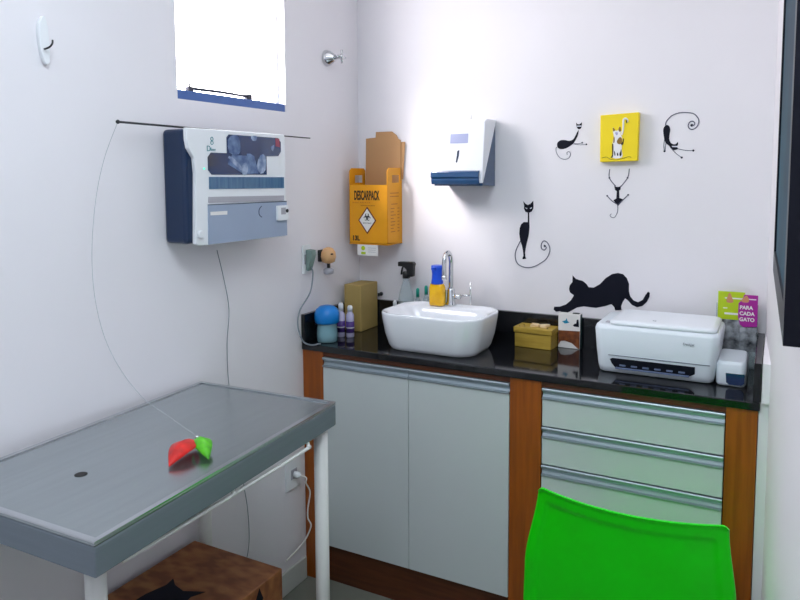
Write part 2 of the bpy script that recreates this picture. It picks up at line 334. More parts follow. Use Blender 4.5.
def rrect(cx, cy, hx, hy, r, z, n=8):
    pts = []
    for (sx, sy, a0) in ((1, 1, 0), (-1, 1, 90), (-1, -1, 180), (1, -1, 270)):
        for k in range(n + 1):
            a = math.radians(a0 + 90 * k / n)
            pts.append(Vector((cx + sx * (hx - r) + r * math.cos(a), cy + sy * (hy - r) + r * math.sin(a), z)))
    return pts

def loft(bm, rings, cap0=True, cap1=True, smooth=True):
    R = [[bm.verts.new(Vector(p)) for p in ring] for ring in rings]
    n = len(R[0])
    for i in range(len(R) - 1):
        for k in range(n):
            f = bm.faces.new([R[i][k], R[i][(k + 1) % n], R[i + 1][(k + 1) % n], R[i + 1][k]]); f.smooth = smooth
    if cap0: bm.faces.new(list(reversed(R[0])))
    if cap1: bm.faces.new(R[-1])

def uvsphere(bm, c, r, sx=1, sy=1, sz=1, seg=20):
    t = bmesh.new(); bmesh.ops.create_uvsphere(t, u_segments=seg, v_segments=seg // 2, radius=r)
    for v in t.verts: v.co = Vector((v.co.x * sx, v.co.y * sy, v.co.z * sz)) + Vector(c)
    for f in t.faces: f.smooth = True
    merge(bm, t)

ORG = {}
def obj(name, bm, m, parent=None, auto=None):
    o_ = ORG.get(parent.name, Vector((0, 0, 0))) if parent else None
    bmesh.ops.remove_doubles(bm, verts=list(bm.verts), dist=1e-6)
    bmesh.ops.recalc_face_normals(bm, faces=list(bm.faces))
    if parent is None:
        if bm.verts:
            xs = [v.co for v in bm.verts]
            c = Vector(((min(p.x for p in xs) + max(p.x for p in xs)) / 2, (min(p.y for p in xs) + max(p.y for p in xs)) / 2, min(p.z for p in xs)))
        else: c = Vector((0, 0, 0))
    else: c = o_
    for v in bm.verts: v.co -= c
    me = bpy.data.meshes.new(name); bm.to_mesh(me); bm.free()
    me.materials.append(m)
    o = bpy.data.objects.new(name, me); COL.objects.link(o)
    ORG[o.name] = c.copy()
    if parent is None: o.location = c
    else: o.parent = parent
    return o

def tag(o, label, cat, group=None):
    o['label'] = label; o['category'] = cat
    if group: o['group'] = group
    return o

def thing(name, loc, label, cat, group=None):
    o = bpy.data.objects.new(name, None); COL.objects.link(o)
    o.empty_display_size = 0.05
    o.location = loc; ORG[o.name] = Vector(loc)
    return tag(o, label, cat, group)

def struct(name, bm, m):
    o = obj(name, bm, m); o['kind'] = 'structure'; return o

def text_bm(s, size, origin, right, up, extrude=0.0004, align='LEFT', sx=1.0, bold=0.0):
    cu = bpy.data.curves.new('lettering', 'FONT')
    cu.body = s; cu.size = size; cu.extrude = extrude; cu.align_x = align; cu.offset = bold
    t = bpy.data.objects.new('lettering_source', cu); COL.objects.link(t)
    dg = bpy.context.evaluated_depsgraph_get(); dg.update()
    me = bpy.data.meshes.new_from_object(t.evaluated_get(dg))
    bm = bmesh.new(); bm.from_mesh(me)
    r = Vector(right).normalized(); u = Vector(up).normalized(); n = r.cross(u)
    o = Vector(origin)
    for v in bm.verts: v.co = o + r * (v.co.x * sx) + u * v.co.y + n * v.co.z
    bpy.data.objects.remove(t); bpy.data.curves.remove(cu); bpy.data.meshes.remove(me)
    return bm

def yp(pts, y): return [(p[0], y, p[1]) for p in pts]     # (x, z) outline on a plane facing the room
def xp(pts, x): return [(x, p[0], p[1]) for p in pts]     # (y, z) outline on the left wall's planes

# ------------------------------------------------------------ the room
W = 1.512; SPL = 0.047; FY = -3.3; CZ = 2.6
def wx(y): return W - SPL * y                              # the right wall leans outward a little

bm = B(); prism(bm, [(-0.14, 0.1, 0), (wx(FY) + 0.1, 0.1, 0), (wx(FY) + 0.1, FY - 0.1, 0), (-0.14, FY - 0.1, 0)], (0, 0, -0.06)); struct('floor', bm, M['floor'])
bm = B(); prism(bm, [(-0.14, 0.1, CZ), (wx(FY) + 0.1, 0.1, CZ), (wx(FY) + 0.1, FY - 0.1, CZ), (-0.14, FY - 0.1, CZ)], (0, 0, 0.06)); struct('ceiling', bm, M['ceil'])
bm = B(); box(bm, (-0.12, 0, 0), (W + 0.1, 0.1, CZ)); struct('wall_back', bm, M['wall'])
bm = B(); box(bm, (-0.12, FY - 0.1, 0), (wx(FY) + 0.1, FY, CZ)); struct('wall_front', bm, M['wall'])
bm = B(); prism(bm, [(wx(0), 0, 0), (wx(0) + 0.1, 0, 0), (wx(FY) + 0.1, FY, 0), (wx(FY), FY, 0)], (0, 0, CZ)); struct('wall_right', bm, M['wall'])
WY0, WY1, WZ0, WZ1 = -0.989, -0.484, 1.738, 2.36
bm = B()
box(bm, (-0.12, FY, 0), (0, WY0, CZ)); box(bm, (-0.12, WY1, 0), (0, 0, CZ))
box(bm, (-0.12, WY0, 0), (0, WY1, WZ0)); box(bm, (-0.12, WY0, WZ1), (0, WY1, CZ))
struct('wall_left', bm, M['wall'])
# window high on the left wall
bm = B()
box(bm, (-0.045, WY0, WZ0), (-0.002, WY1, WZ0 + 0.027), 0.002)
wn = struct('window_1', bm, M['win_frame'])
bm = B()
box(bm, (-0.05, WY0, WZ1 - 0.025), (-0.01, WY1, WZ1), 0.002)
box(bm, (-0.05, WY0, WZ0 + 0.02), (-0.03, WY0 + 0.012, WZ1), 0.002)
box(bm, (-0.05, WY1 - 0.012, WZ0 + 0.02), (-0.03, WY1, WZ1), 0.002)
obj('jamb', bm, M['white_metal'], wn)  # sides and head coloured white to stand in for the window glare
bm = B(); box(bm, (-0.044, WY0 + 0.008, WZ0 + 0.02), (-0.040, WY1 - 0.008, WZ1 - 0.02)); obj('pane', bm, M['glass'], wn)
bm = B(); box(bm, (-0.038, -0.586, WZ0 + 0.02), (-0.034, -0.582, WZ0 + 0.21)); obj('glazing_bar', bm, M['grey_line'], wn)
bm = B()
tube(bm, [(-0.012, -0.93, 1.774), (-0.01, -0.80, 1.776), (-0.01, -0.66, 1.774)], 0.0045, 8)
tube(bm, [(-0.012, -0.93, 1.764), (-0.012, -0.93, 1.797)], 0.003, 8)
box(bm, (-0.02, -0.94, 1.760), (-0.004, -0.92, 1.779), 0.002); box(bm, (-0.02, -0.68, 1.760), (-0.004, -0.655, 1.782), 0.002)
obj('latch_lever', bm, M['win_lever'], wn)
# low white skirting on the left wall, white scribe strip at the right of the cabinets
bm = B(); box(bm, (0, FY, 0), (0.012, -0.418, 0.085), 0.003); struct('baseboard_left', bm, M['base'])
bm = B(); prism(bm, [(1.507, -0.404, 0), (wx(-0.404) , -0.404, 0), (wx(-0.40), -0.393, 0), (1.507, -0.393, 0)], (0, 0, 0.8765))
prism(bm, [(W - 0.0015, -0.404, 0.8765), (wx(-0.404), -0.404, 0.8765), (wx(-0.393), -0.393, 0.8765), (W - 0.0015, -0.393, 0.8765)], (0, 0, 0.0235)); struct('trim_1', bm, M['wall'])
bm = B(); prism(bm, [(W, -0.003, 0.9), (wx(-0.414), -0.414, 0.9), (W + 0.0005, -0.414, 0.9)], (0, 0, 0.108)); struct('trim_2', bm, M['wall'])

# ------------------------------------------------------------ countertop
CY = -0.416; CT = 0.9
ct = thing('countertop', (0.75, -0.2, 0.877), 'black speckled granite worktop running along the back wall', 'worktop')
bm = B(); box(bm, (0.001, CY, 0.877), (1.51, -0.001, CT), 0.003); obj('slab', bm, M['granite'], ct)
bm = B(); box(bm, (0.001, -0.018, CT), (1.51, -0.001, 1.008), 0.0015)
box(bm, (0.001, CY, CT), (0.018, -0.018, 1.008), 0.0015)
box(bm, (1.492, CY, CT), (1.51, -0.018, 1.008), 0.0015)
obj('backsplash', bm, M['granite'], ct)

# ------------------------------------------------------------ cabinets
def handle(name, x0, x1, ztop, parent, yf):
    b = B()
    prof = [(0, 0), (-0.004, 0), (-0.0055, -0.002), (-0.0055, -0.005), (0.004, -0.009), (0.007, -0.016), (0.004, -0.022), (-0.005, -0.024), (-0.005, -0.026), (0.012, -0.026), (0.012, 0)]
    prism(b, [(x0, yf + p, ztop + q * 1.3) for p, q in prof], (x1 - x0, 0, 0))
    return obj(name, b, M['alu'], parent)

YF = -0.408
def front(kind, x0, x1, z0, z1, parent):
    b = B(); box(b, (x0, YF, z0), (x1, YF + 0.018, z1 - 0.0365), 0.0012)
    d = obj(kind, b, M['laminate'], parent)
    handle('handle', x0, x1, z1, d, YF)
    b = B(); box(b, (x0, YF + 0.002, z1 - 0.0370), (x1, YF + 0.016, z1 - 0.0336)); obj('shadow_seam', b, M['dark_gap'], d)

sc_ = thing('sink_cabinet', (0.4, -0.2, 0), 'two-door white cabinet with wood panel under the sink', 'cabinet')
bm = B(); box(bm, (0.092, -0.385, 0.143), (0.803, -0.002, 0.858)); obj('body', bm, M['dark_gap'], sc_)
bm = B(); box(bm, (0.001, YF, 0), (0.0895, -0.002, 0.8765), 0.001); obj('side_panel', bm, M['wood'], sc_)
bm = B(); box(bm, (0.0895, YF + 0.003, 0.859), (0.8035, -0.37, 0.8765), 0.0005); obj('top_rail', bm, M['wood_dark'], sc_)
bm = B(); box(bm, (0.0895, -0.39, 0.0), (0.8035, -0.37, 0.142), 0.0005); obj('plinth', bm, M['wood_dark'], sc_)
front('door', 0.0905, 0.4395, 0.144, 0.857, sc_)
front('door', 0.4415, 0.8025, 0.144, 0.857, sc_)

dc = thing('drawer_cabinet', (1.15, -0.2, 0), 'white drawer cabinet between wood panels under the printer', 'cabinet')
bm = B(); box(bm, (0.908, -0.385, 0.143), (1.4255, -0.002, 0.858)); obj('body', bm, M['dark_gap'], dc)
bm = B(); box(bm, (0.8045, YF, 0), (0.9065, -0.002, 0.8765), 0.001); obj('side_panel', bm, M['wood'], dc)
bm = B(); box(bm, (1.4275, YF, 0), (1.505, -0.002, 0.8765), 0.001); obj('side_panel', bm, M['wood'], dc)
bm = B(); box(bm, (0.907, YF + 0.003, 0.859), (1.427, -0.37, 0.8765), 0.0005); obj('top_rail', bm, M['wood_dark'], dc)
bm = B(); box(bm, (0.907, -0.39, 0.0), (1.427, -0.37, 0.142), 0.0005); obj('plinth', bm, M['wood_dark'], dc)
for z0, z1 in ((0.737, 0.857), (0.615, 0.734), (0.382, 0.612), (0.144, 0.379)):
    front('drawer', 0.910, 1.4245, z0, z1, dc)

# ------------------------------------------------------------ steel exam table
tb = thing('exam_table', (0.26, -1.34, 0), 'stainless steel examination table on white round legs by the left wall', 'table')
TB = [(0.016, -0.945), (0.486, -0.922), (0.537, -1.738), (0.05, -1.748)]
TZ = 0.895
bm = B(); prism(bm, [(x, y, TZ) for x, y in TB], (0, 0, -0.006), 0.002); top = obj('tabletop', bm, M['steel'], tb)
bm = B(); prism(bm, [(x, y, TZ - 0.0061) for x, y in TB], (0, 0, -0.056), 0.003); obj('apron', bm, mat('muted_apron_steel', '#87919a', 0.55, 0.7, var=0.06, scale=4, stretch=(1, 1, 30)), tb)  # same steel, coloured darker and duller to mute the chair's green reflection
def inset(q, d):
    c = Vector((sum(p[0] for p in q) / 4, sum(p[1] for p in q) / 4)); out = []
    for p in q:
        v = Vector(p) - c; out.append((p[0] - d * (1 if v.x > 0 else -1), p[1] - d * (1 if v.y > 0 else -1)))
    return out
bm = B()
q1 = TB; q2 = inset(TB, 0.012); e = 0.003
for i in range(4):
    j = (i + 1) % 4
    prism(bm, [(*q1[i], TZ + 0.0002), (*q1[j], TZ + 0.0002), (*q2[j], TZ + 0.0002), (*q2[i], TZ + 0.0002)], (0, 0, e))
obj('rim', bm, mat('polished_steel_rim', '#c9cdd0', 0.18, 1.0, var=0.02), top)
bm = B(); lathe(bm, [(0.013, 0), (0.013, 0.0012), (0.009, 0.0016)], (0.272, -1.56, TZ - 0.0006), 24); obj('drain', bm, M['hole'], top)
for x, y in ((0.036, -0.966), (0.462, -0.962), (0.474, -1.69), (0.085, -1.70)):
    bm = B(); lathe(bm, [(0.019, 0.02), (0.019, 0.834)], (x, y, 0), 24)
    lg = obj('leg', bm, M['white_metal'], tb)
    bm = B(); lathe(bm, [(0.021, 0), (0.022, 0.004), (0.022, 0.018), (0.019, 0.022)], (x, y, 0), 24); obj('foot', bm, M['black_plastic'], lg)
for (y0, y1, x0, x1) in ((-1.655, -1.355, 0.508, 0.504), (-1.345, -1.06, 0.502, 0.494)):
    bm = B()
    tube(bm, cr([(x0 - 0.006, y0, 0.834), (x0, y0 + 0.004, 0.822), (x0, y0 + 0.02, 0.818), (x1, y1 - 0.02, 0.818), (x1, y1 - 0.004, 0.822), (x1 - 0.006, y1, 0.834)], 6), 0.0048, 10)
    obj('rail', bm, M['white_metal'], tb)

# ------------------------------------------------------------ box under the table
cb = thing('cardboard_box', (0.19, -1.2, 0), 'brown printed cardboard box with black cat on floor under the table', 'box')
bm = B(); box(bm, (0.03, -1.42, 0.0), (0.357, -1.006, 0.43), 0.003); bx_ = obj('carton', bm, M['box_print'], cb)
bm = B()
prism(bm, [(0.115, -1.32, 0.4305), (0.118, -1.27, 0.4305), (0.134, -1.215, 0.4305), (0.128, -1.185, 0.4305), (0.155, -1.205, 0.4305), (0.195, -1.215, 0.4305), (0.25, -1.190, 0.4305), (0.232, -1.225, 0.4305), (0.24, -1.27, 0.4305), (0.24, -1.36, 0.4305), (0.12, -1.36, 0.4305)], (0, 0, 0.0006))
obj('cat_print', bm, M['black_vinyl'], bx_)
bm = B(); prism(bm, [(0.3575, -1.12, 0.40), (0.3575, -1.105, 0.425), (0.3575, -1.09, 0.39), (0.3575, -1.11, 0.36)], (0.0006, 0, 0)); obj('side_print', bm, M['black_vinyl'], bx_)

# ------------------------------------------------------------ wall unit (left wall)
wu = thing('wall_cabinet', (0.05, -0.84, 1.32), 'white and navy wall unit with dark picture window on the left wall', 'wall unit')
bm = B()
box(bm, (0.001, -1.056, 1.325), (0.086, -0.634, 1.646), 0.012, 3); obj('back_shell', bm, M['navy'], wu)
bm = B()
fr = [(-0.998, 1.648), (-0.628, 1.650), (-0.622, 1.644), (-0.621, 1.322), (-0.628, 1.316), (-1.02, 1.319), (-1.036, 1.325), (-1.033, 1.40), (-1.028, 1.52), (-1.032, 1.565), (-1.053, 1.592), (-1.058, 1.615), (-1.058, 1.648)]
prism(bm, xp(fr, 0.086), (0.014, 0, 0), 0.0025); fp = obj('front_cover', bm, M['white_plastic'], wu)
def onw(name, pts, m, par, t=0.0012, x=0.1003, sm=0):
    b = B(); P = xp(pts, x)
    if sm: P = cr(P, sm, True)
    prism(b, P, (t, 0, 0)); return obj(name, b, m, par)
def rr(y0, y1, z0, z1, r): return [(p.x, p.y) for p in rrect((y0 + y1) / 2, (z0 + z1) / 2, abs(y1 - y0) / 2, abs(z1 - z0) / 2, r, 0, 5)]
win = onw('picture_window', [(-0.901, 1.628), (-0.892, 1.637), (-0.66, 1.637), (-0.646, 1.624), (-0.646, 1.594), (-0.66, 1.579), (-0.72, 1.577), (-0.72, 1.519), (-0.967, 1.519), (-0.981, 1.532), (-0.981, 1.569), (-0.968, 1.582), (-0.901, 1.582)], M['navy_glass'], fp)
for i, q in enumerate(wu_pic): onw('printed_picture', q, M['pic_light'] if i in (1, 2, 3, 5, 6) else M['pic_mid'], win, 0.0004, 0.1016, 2)
onw('printed_picture', [(-0.88, 1.577), (-0.78, 1.577), (-0.76, 1.523), (-0.83, 1.521), (-0.9, 1.55)], M['pic_mid'], win, 0.0002, 0.10153)
onw('red_sticker', wu_red, M['red'], win, 0.0005, 0.1016)
onw('lower_window', wu_strip, M['teal_strip'], fp)
onw('grey_band', wu_grey, M['grey_strip'], fp, 0.001)
flap = onw('flap', [(-0.986, 1.432), (-0.623, 1.430), (-0.623, 1.319), (-0.988, 1.320)], M['grey_panel'], fp, 0.003)
onw('seam', [(-0.986, 1.435), (-0.623, 1.433), (-0.623, 1.430), (-0.986, 1.432)], M['grey_line'], flap, 0.0036)
onw('nameplate', wu_label, M['paper'], flap, 0.0006, 0.1034)
b = B(); tube(b, cr(xp([(-0.752, 1.421), (-0.764, 1.41), (-0.764, 1.395), (-0.752, 1.386)], 0.1035), 5), 0.0014, 6); obj('finger_notch', b, M['navy'], flap)
disp = onw('display', rr(-0.680, -0.625, 1.371, 1.419, 0.003), M['white_plastic'], fp, 0.008, 0.1035)
onw('screen', rr(-0.664, -0.640, 1.390, 1.412, 0.001), M['grey_strip'], disp, 0.0006, 0.1116)
b = B(); lathe(b, [(0.006, 0), (0.006, 0.002), (0.005, 0.003)], (0.1116, -0.633, 1.401), 16, (1, 0, 0)); obj('button', b, M['black_plastic'], disp)
b = B(); lathe(b, [(0.0028, 0), (0.0028, 0.001)], (0.1002, -0.996, 1.536), 12, (1, 0, 0)); obj('indicator', b, M['mint'], fp)
b = B(); lathe(b, [(0.011, 0), (0.011, 0.006), (0.009, 0.009)], (0.1002, -1.021, 1.352), 20, (1, 0, 0)); obj('knob', b, M['white_plastic'], fp)
b = B()
for z in (1.610, 1.621):
    tube(b, [(0.1006, -0.962 + 0.005 * math.cos(a * math.pi / 8), z + 0.005 * math.sin(a * math.pi / 8)) for a in range(17)], 0.0011, 6)
obj('emblem', b, M['teal_ink'], fp)
obj('lettering', text_bm('D', 0.022, (0.1004, -0.984, 1.586), (0, 1, 0), (0, 0, 1)), M['teal_ink'], fp)
obj('lettering', text_bm('fiser', 0.013, (0.1004, -0.969, 1.587), (0, 1, 0), (0, 0, 1)), M['teal_ink'], fp)
bm = B(); tube(bm, cr(pcord, 5), 0.0013, 8); obj('power_cord', bm, M['grey_cord'], wu)

# ------------------------------------------------------------ cat toy wand on top of it
wd = thing('cat_toy_wand', (0.045, -0.82, 1.65), 'cat teaser wand with black rod and leaf lures dangling on the table', 'cat toy')
bm = B(); ra, rb = Vector(rod[0]), Vector(rod[1]); dz = Vector((0, 0, 0.0025))
tube(bm, [ra + dz, rb + dz], [0.003, 0.0022], 10); uvsphere(bm, ra + dz, 0.0055)
obj('rod', bm, M['rod'], wd)
bm = B()
st = [list(ra + dz)] + string[1:-2] + [[0.325, -1.362, 0.965]] + [[0.368, -1.325, 0.916]]
tube(bm, cr(st, 8), 0.0007, 6); obj('string', bm, M['string'], wd)
def leaf(name, a, tip, wid, m, lift):
    a = Vector(a); tip = Vector(tip); d = tip - a; s = Vector((-d.y, d.x, 0)).normalized(); b = B()
    top = []; N = 12
    for side in (0, 1):
        rows = []
        for i in range(N + 1):
            t = i / N; w = wid * math.sin(math.pi * min(1, t ** 0.75)) + 0.0006
            c = a + d * t + Vector((0, 0, lift * math.sin(math.pi * t)))
            zoff = -0.003 * side
            rows.append([b.verts.new(c + s * w * k + Vector((0, 0, zoff + 0.012 * (1 - abs(k)) * math.sin(math.pi * t)))) for k in (-1, -0.5, 0, 0.5, 1)])
        top.append(rows)
    for rows in top:
        for i in range(N):
            for k in range(4): f = b.faces.new([rows[i][k], rows[i][k + 1], rows[i + 1][k + 1], rows[i + 1][k]]); f.smooth = True
    for i in range(N):
        for k in (0, 4): b.faces.new([top[0][i][k], top[0][i + 1][k], top[1][i + 1][k], top[1][i][k]])
    for i in (0, N):
        for k in range(4): b.faces.new([top[0][i][k], top[0][i][k + 1], top[1][i][k + 1], top[1][i][k]])
    return obj(name, b, m, wd)
o = leaf('lure', (0.370, -1.334, 0.910), (0.416, -1.456, 0.903), 0.028, M['feather_red'], 0.012); o['label'] = 'red lure'
o = leaf('lure', (0.372, -1.326, 0.912), (0.464, -1.388, 0.903), 0.021, M['feather_green'], 0.010); o['label'] = 'green lure'
bm = B(); lathe(bm, [(0.002, 0), (0.005, 0.001), (0.005, 0.006), (0.002, 0.008)], (0.368, -1.324, 0.909), 12); obj('swivel', bm, M['chrome'], wd)

# ------------------------------------------------------------ small things on the left wall
hk = thing('wall_hook', (0, -1.41, 1.775), 'white oval adhesive hook at the upper left of the left wall', 'hook')
bm = B(); prism(bm, cr(xp([(-1.412, 1.888), (-1.424, 1.865), (-1.424, 1.832), (-1.418, 1.795), (-1.408, 1.777), (-1.400, 1.785), (-1.398, 1.81), (-1.400, 1.85), (-1.404, 1.878)], 0.0005), 5, True), (0.012, 0, 0), 0.002); obj('plate', bm, M['white_plastic'], hk)
bm = B(); tube(bm, cr([(0.011, -1.413, 1.812), (0.02, -1.414, 1.812), (0.028, -1.410, 1.816), (0.032, -1.406, 1.824), (0.032, -1.405, 1.832)], 5), 0.0022, 8); obj('prong', bm, M['black_plastic'], hk)

vl = thing('water_valve', (0, -0.225, 1.96), 'chrome water valve with cross handle high near the corner', 'valve')
bm = B(); lathe(bm, [(0.031, -0.0004), (0.031, 0.004), (0.026, 0.018), (0.014, 0.036), (0.012, 0.04)], (0, -0.225, 1.96), 28, (1, 0, 0)); obj('flange', bm, M['chrome'], vl)
bm = B(); lathe(bm, [(0.008, 0.036), (0.008, 0.062), (0.011, 0.064), (0.011, 0.074), (0.006, 0.078)], (0, -0.225, 1.96), 20, (1, 0, 0))
tube(bm, [(0.069, -0.225, 1.935), (0.069, -0.225, 1.985)], 0.0045, 10); tube(bm, [(0.069, -0.25, 1.96), (0.069, -0.20, 1.96)], 0.0045, 10); obj('cross_handle', bm, M['chrome'], vl)

def outlet(label, y0, y1, z0, z1):
    t = thing('wall_outlet', (0, (y0 + y1) / 2, z0), label, 'outlet')
    b = B(); box(b, (0.0003, y0, z0), (0.007, y1, z1), 0.002); obj('plate', b, M['white_plastic'], t)
    b = B(); zc = (z0 + z1) / 2; yc = (y0 + y1) / 2
    box(b, (0.007, yc - 0.018, zc - 0.018), (0.009, yc + 0.018, zc + 0.018), 0.0015); obj('socket', b, M['grey_strip'], t)
    return t
outlet('white wall outlet above the worktop at the left wall', -0.405, -0.355, 1.155, 1.262)
outlet('white wall outlet low under the steel table', -0.528, -0.440, 0.375, 0.486)
pl = thing('power_plug', (0.02, -0.48, 0.42), 'white plug and cord in the low outlet under table', 'plug')
bm = B(); lathe(bm, [(0.012, 0), (0.012, 0.016), (0.006, 0.028)], (0.0095, -0.483, 0.428), 16, (1, 0.15, 0)); obj('plug_body', bm, M['white_plastic'], pl)
bm = B(); lc = [[0.036, -0.479, 0.428], [0.052, -0.470, 0.418]] + lowcord[1:]
tube(bm, cr(lc, 6), 0.0028, 8); obj('cord', bm, M['white_cord'], pl)

# nebulised diffuser and its cord at the upper outlet
dp = thing('plug_adapter', (0.02, -0.38, 1.21), 'grey-green plug with dark cord in the upper wall outlet', 'plug')
bm = B(); prism(bm, [(0.0095, -0.392, 1.245), (0.034, -0.392, 1.243), (0.036, -0.392, 1.225), (0.016, -0.392, 1.165), (0.0095, -0.392, 1.17)], (0, 0.03, 0), 0.002); obj('plug_body', bm, M['outlet_grey'], dp)
bm = B(); hc = [[0.024, -0.377, 1.18], [0.026, -0.372, 1.15], [0.024, -0.39, 1.085], [0.015, -0.44, 1.03], [0.024, -0.467, 0.98], [0.04, -0.463, 0.925], [0.06, -0.44, 0.905], [0.075, -0.40, 0.9035]]
tube(bm, cr(hc, 6), 0.0028, 8); obj('cord', bm, M['grey_cord'], dp)
fs = thing('air_freshener', (0.03, -0.30, 1.13), 'beige plug-in air freshener beside the upper wall outlet', 'air freshener')
bm = B(); lathe(bm, [(0.012, -0.03), (0.024, -0.024), (0.029, -0.006), (0.027, 0.012), (0.018, 0.026), (0.006, 0.031)], (0.038, -0.286, 1.215), 24); obj('shade', bm, M['peach'], fs)
bm = B(); box(bm, (0.0003, -0.304, 1.19), (0.014, -0.268, 1.235), 0.003); box(bm, (0.033, -0.291, 1.16), (0.043, -0.281, 1.19), 0.001); obj('bracket', bm, M['black_plastic'], fs)
bm = B(); lathe(bm, [(0.012, 0), (0.019, 0.003), (0.020, 0.018), (0.012, 0.024)], (0.038, -0.286, 1.143), 20); obj('cup', bm, M['grey_strip'], fs)
bm = B(); uvsphere(bm, (0.061, -0.298, 1.222), 0.006, 1, 1, 0.6); obj('vent', bm, M['brown_ink'], fs)

# ------------------------------------------------------------ yellow sharps box in the corner
yb = thing('sharps_box', (0.115, -0.06, 1.248), 'yellow cardboard sharps container with biohazard diamond in the corner', 'sharps box')
X0, X1, Y0, Z0, Z1 = 0.030, 0.203, -0.121, 1.249, 1.479
bm = B()
t_ = 0.003
box(bm, (X0, Y0, Z0), (X1, Y0 + t_, Z1)); box(bm, (X0, -0.004, Z0), (X1, -0.001, Z1)); box(bm, (X0, Y0, Z0), (X1, -0.001, Z0 + t_))
def tab(x):
    zz = 1.545
    P = [(x, Y0 + 0.0005, Z0), (x, -0.002, Z0), (x, -0.002, zz - 0.008), (x, -0.010, zz), (x, Y0 + 0.012, zz), (x, Y0 + 0.0005, zz - 0.010)]
    # side with a hand hole: built from four strips around the hole
    h0, h1, g0, g1 = -0.082, -0.022, 1.487, 1.517
    prism(bm, [(x, Y0, Z0), (x, -0.002, Z0), (x, -0.002, g0), (x, Y0, g0)], (t_, 0, 0))
    prism(bm, [(x, Y0, g0), (x, h0, g0), (x, h0, g1), (x, Y0, g1)], (t_, 0, 0))
    prism(bm, [(x, h1, g0), (x, -0.002, g0), (x, -0.002, g1), (x, h1, g1)], (t_, 0, 0))
    prism(bm, [(x, Y0, g1), (x, -0.002, g1), (x, -0.002, zz - 0.010), (x, -0.012, zz), (x, Y0 + 0.014, zz), (x, Y0, zz - 0.012)], (t_, 0, 0))
tab(X0); tab(X1 - t_)
yc_ = obj('carton', bm, M['yellow_card'], yb)
bm = B(); prism(bm, yp([(0.037, 1.25), (0.20, 1.25), (0.205, 1.655), (0.194, 1.66), (0.186, 1.675), (0.165, 1.690), (0.092, 1.690), (0.090, 1.668), (0.045, 1.665)], -0.014), (0, 0.0025, 0))
prism(bm, yp([(0.16, 1.50), (0.212, 1.50), (0.222, 1.648), (0.205, 1.648), (0.16, 1.65)], -0.009), (0, 0.0025, 0))
obj('cardboard_liner', bm, M['tan_card'], yb)
yl = Y0 - 0.0004
obj('lettering', text_bm('DESCARPACK', 0.050, (0.052, yl, 1.421), (1, 0, 0), (0, 0, 1), 0.0004, sx=0.37, bold=0.0016), M['brown_ink'], yc_)
obj('lettering', text_bm('D E S C A R P A C K', 0.0075, (0.045, yl, 1.407), (1, 0, 0), (0, 0, 1), sx=1.25), M['orange_ink'], yc_)
obj('lettering', text_bm('PERFUROCORTANTES', 0.0055, (0.082, yl, 1.396), (1, 0, 0), (0, 0, 1), sx=1.2), M['orange_ink'], yc_)
obj('lettering', text_bm('13L', 0.026, (0.042, yl, 1.260), (1, 0, 0), (0, 0, 1), sx=0.9, bold=0.0012), M['brown_ink'], yc_)
bm = B(); prism(bm, yp([(0.112, 1.394), (0.153, 1.340), (0.112, 1.286), (0.071, 1.340)], yl), (0, -0.0006, 0)); dm = obj('warning_diamond', bm, M['maroon_ink'], yc_)
bm = B(); prism(bm, yp([(0.112, 1.386), (0.147, 1.340), (0.112, 1.294), (0.077, 1.340)], yl - 0.0007), (0, -0.0004, 0)); obj('diamond_field', bm, M['paper'], dm)
bm = B()
for a in (90, 210, 330):
    cx = 0.112 + 0.0075 * math.cos(math.radians(a)); cz = 1.352 + 0.0075 * math.sin(math.radians(a))
    gap = math.radians(a)
    tube(bm, [(cx + 0.0075 * math.cos(gap + 0.5 + k * (2 * math.pi - 1.0) / 14), yl - 0.0013, cz + 0.0075 * math.sin(gap + 0.5 + k * (2 * math.pi - 1.0) / 14)) for k in range(15)], 0.0016, 6)
tube(bm, [(0.112 + 0.006 * math.cos(k * math.pi / 8), yl - 0.0013, 1.352 + 0.006 * math.sin(k * math.pi / 8)) for k in range(17)], 0.0012, 6)
obj('biohazard_symbol', bm, M['black_vinyl'], dm)
obj('lettering', text_bm('INFECTANTE', 0.0065, (0.112, yl - 0.0012, 1.327), (1, 0, 0), (0, 0, 1), 0.0003, 'CENTER'), M['black_vinyl'], dm)
bm = B()
for i, (z, y0, y1) in enumerate([(1.445, -0.10, -0.03), (1.432, -0.10, -0.03), (1.402, -0.09, -0.04)] + [(1.385 - 0.013 * k, -0.095, -0.095 + random.uniform(0.02, 0.05)) for k in range(8)] + [(1.385 - 0.013 * k, -0.04, -0.025) for k in range(8)]):
    box(bm, (X1, y0, z), (X1 + 0.0005, y1, z + 0.003))
obj('printed_lines', bm, M['orange_ink'], yc_)
bk = thing('wall_bracket', (0.11, -0.06, 1.2), 'white bracket with small printed card under the yellow sharps box', 'bracket')
bm = B(); box(bm, (0.028, -0.122, 1.244), (0.204, -0.0005, 1.2485), 0.001); obj('shelf_plate', bm, M['yellow_card'], bk)
bm = B(); box(bm, (0.066, -0.1225, 1.200), (0.160, -0.1205, 1.2438), 0.0006); cd = obj('card', bm, M['paper'], bk)
bm = B(); lathe(bm, [(0.009, 0), (0.009, 0.0006)], (0.093, -0.1226, 1.230), 16, (0, -1, 0)); box(bm, (0.084, -0.1233, 1.206), (0.104, -0.1226, 1.215)); obj('printed_figure', bm, M['lime'], cd)
bm = B()
for k in range(3): box(bm, (0.115, -0.123, 1.215 + 0.008 * k), (0.15, -0.1226, 1.2165 + 0.008 * k))
obj('printed_lines', bm, M['grey_strip'], cd)

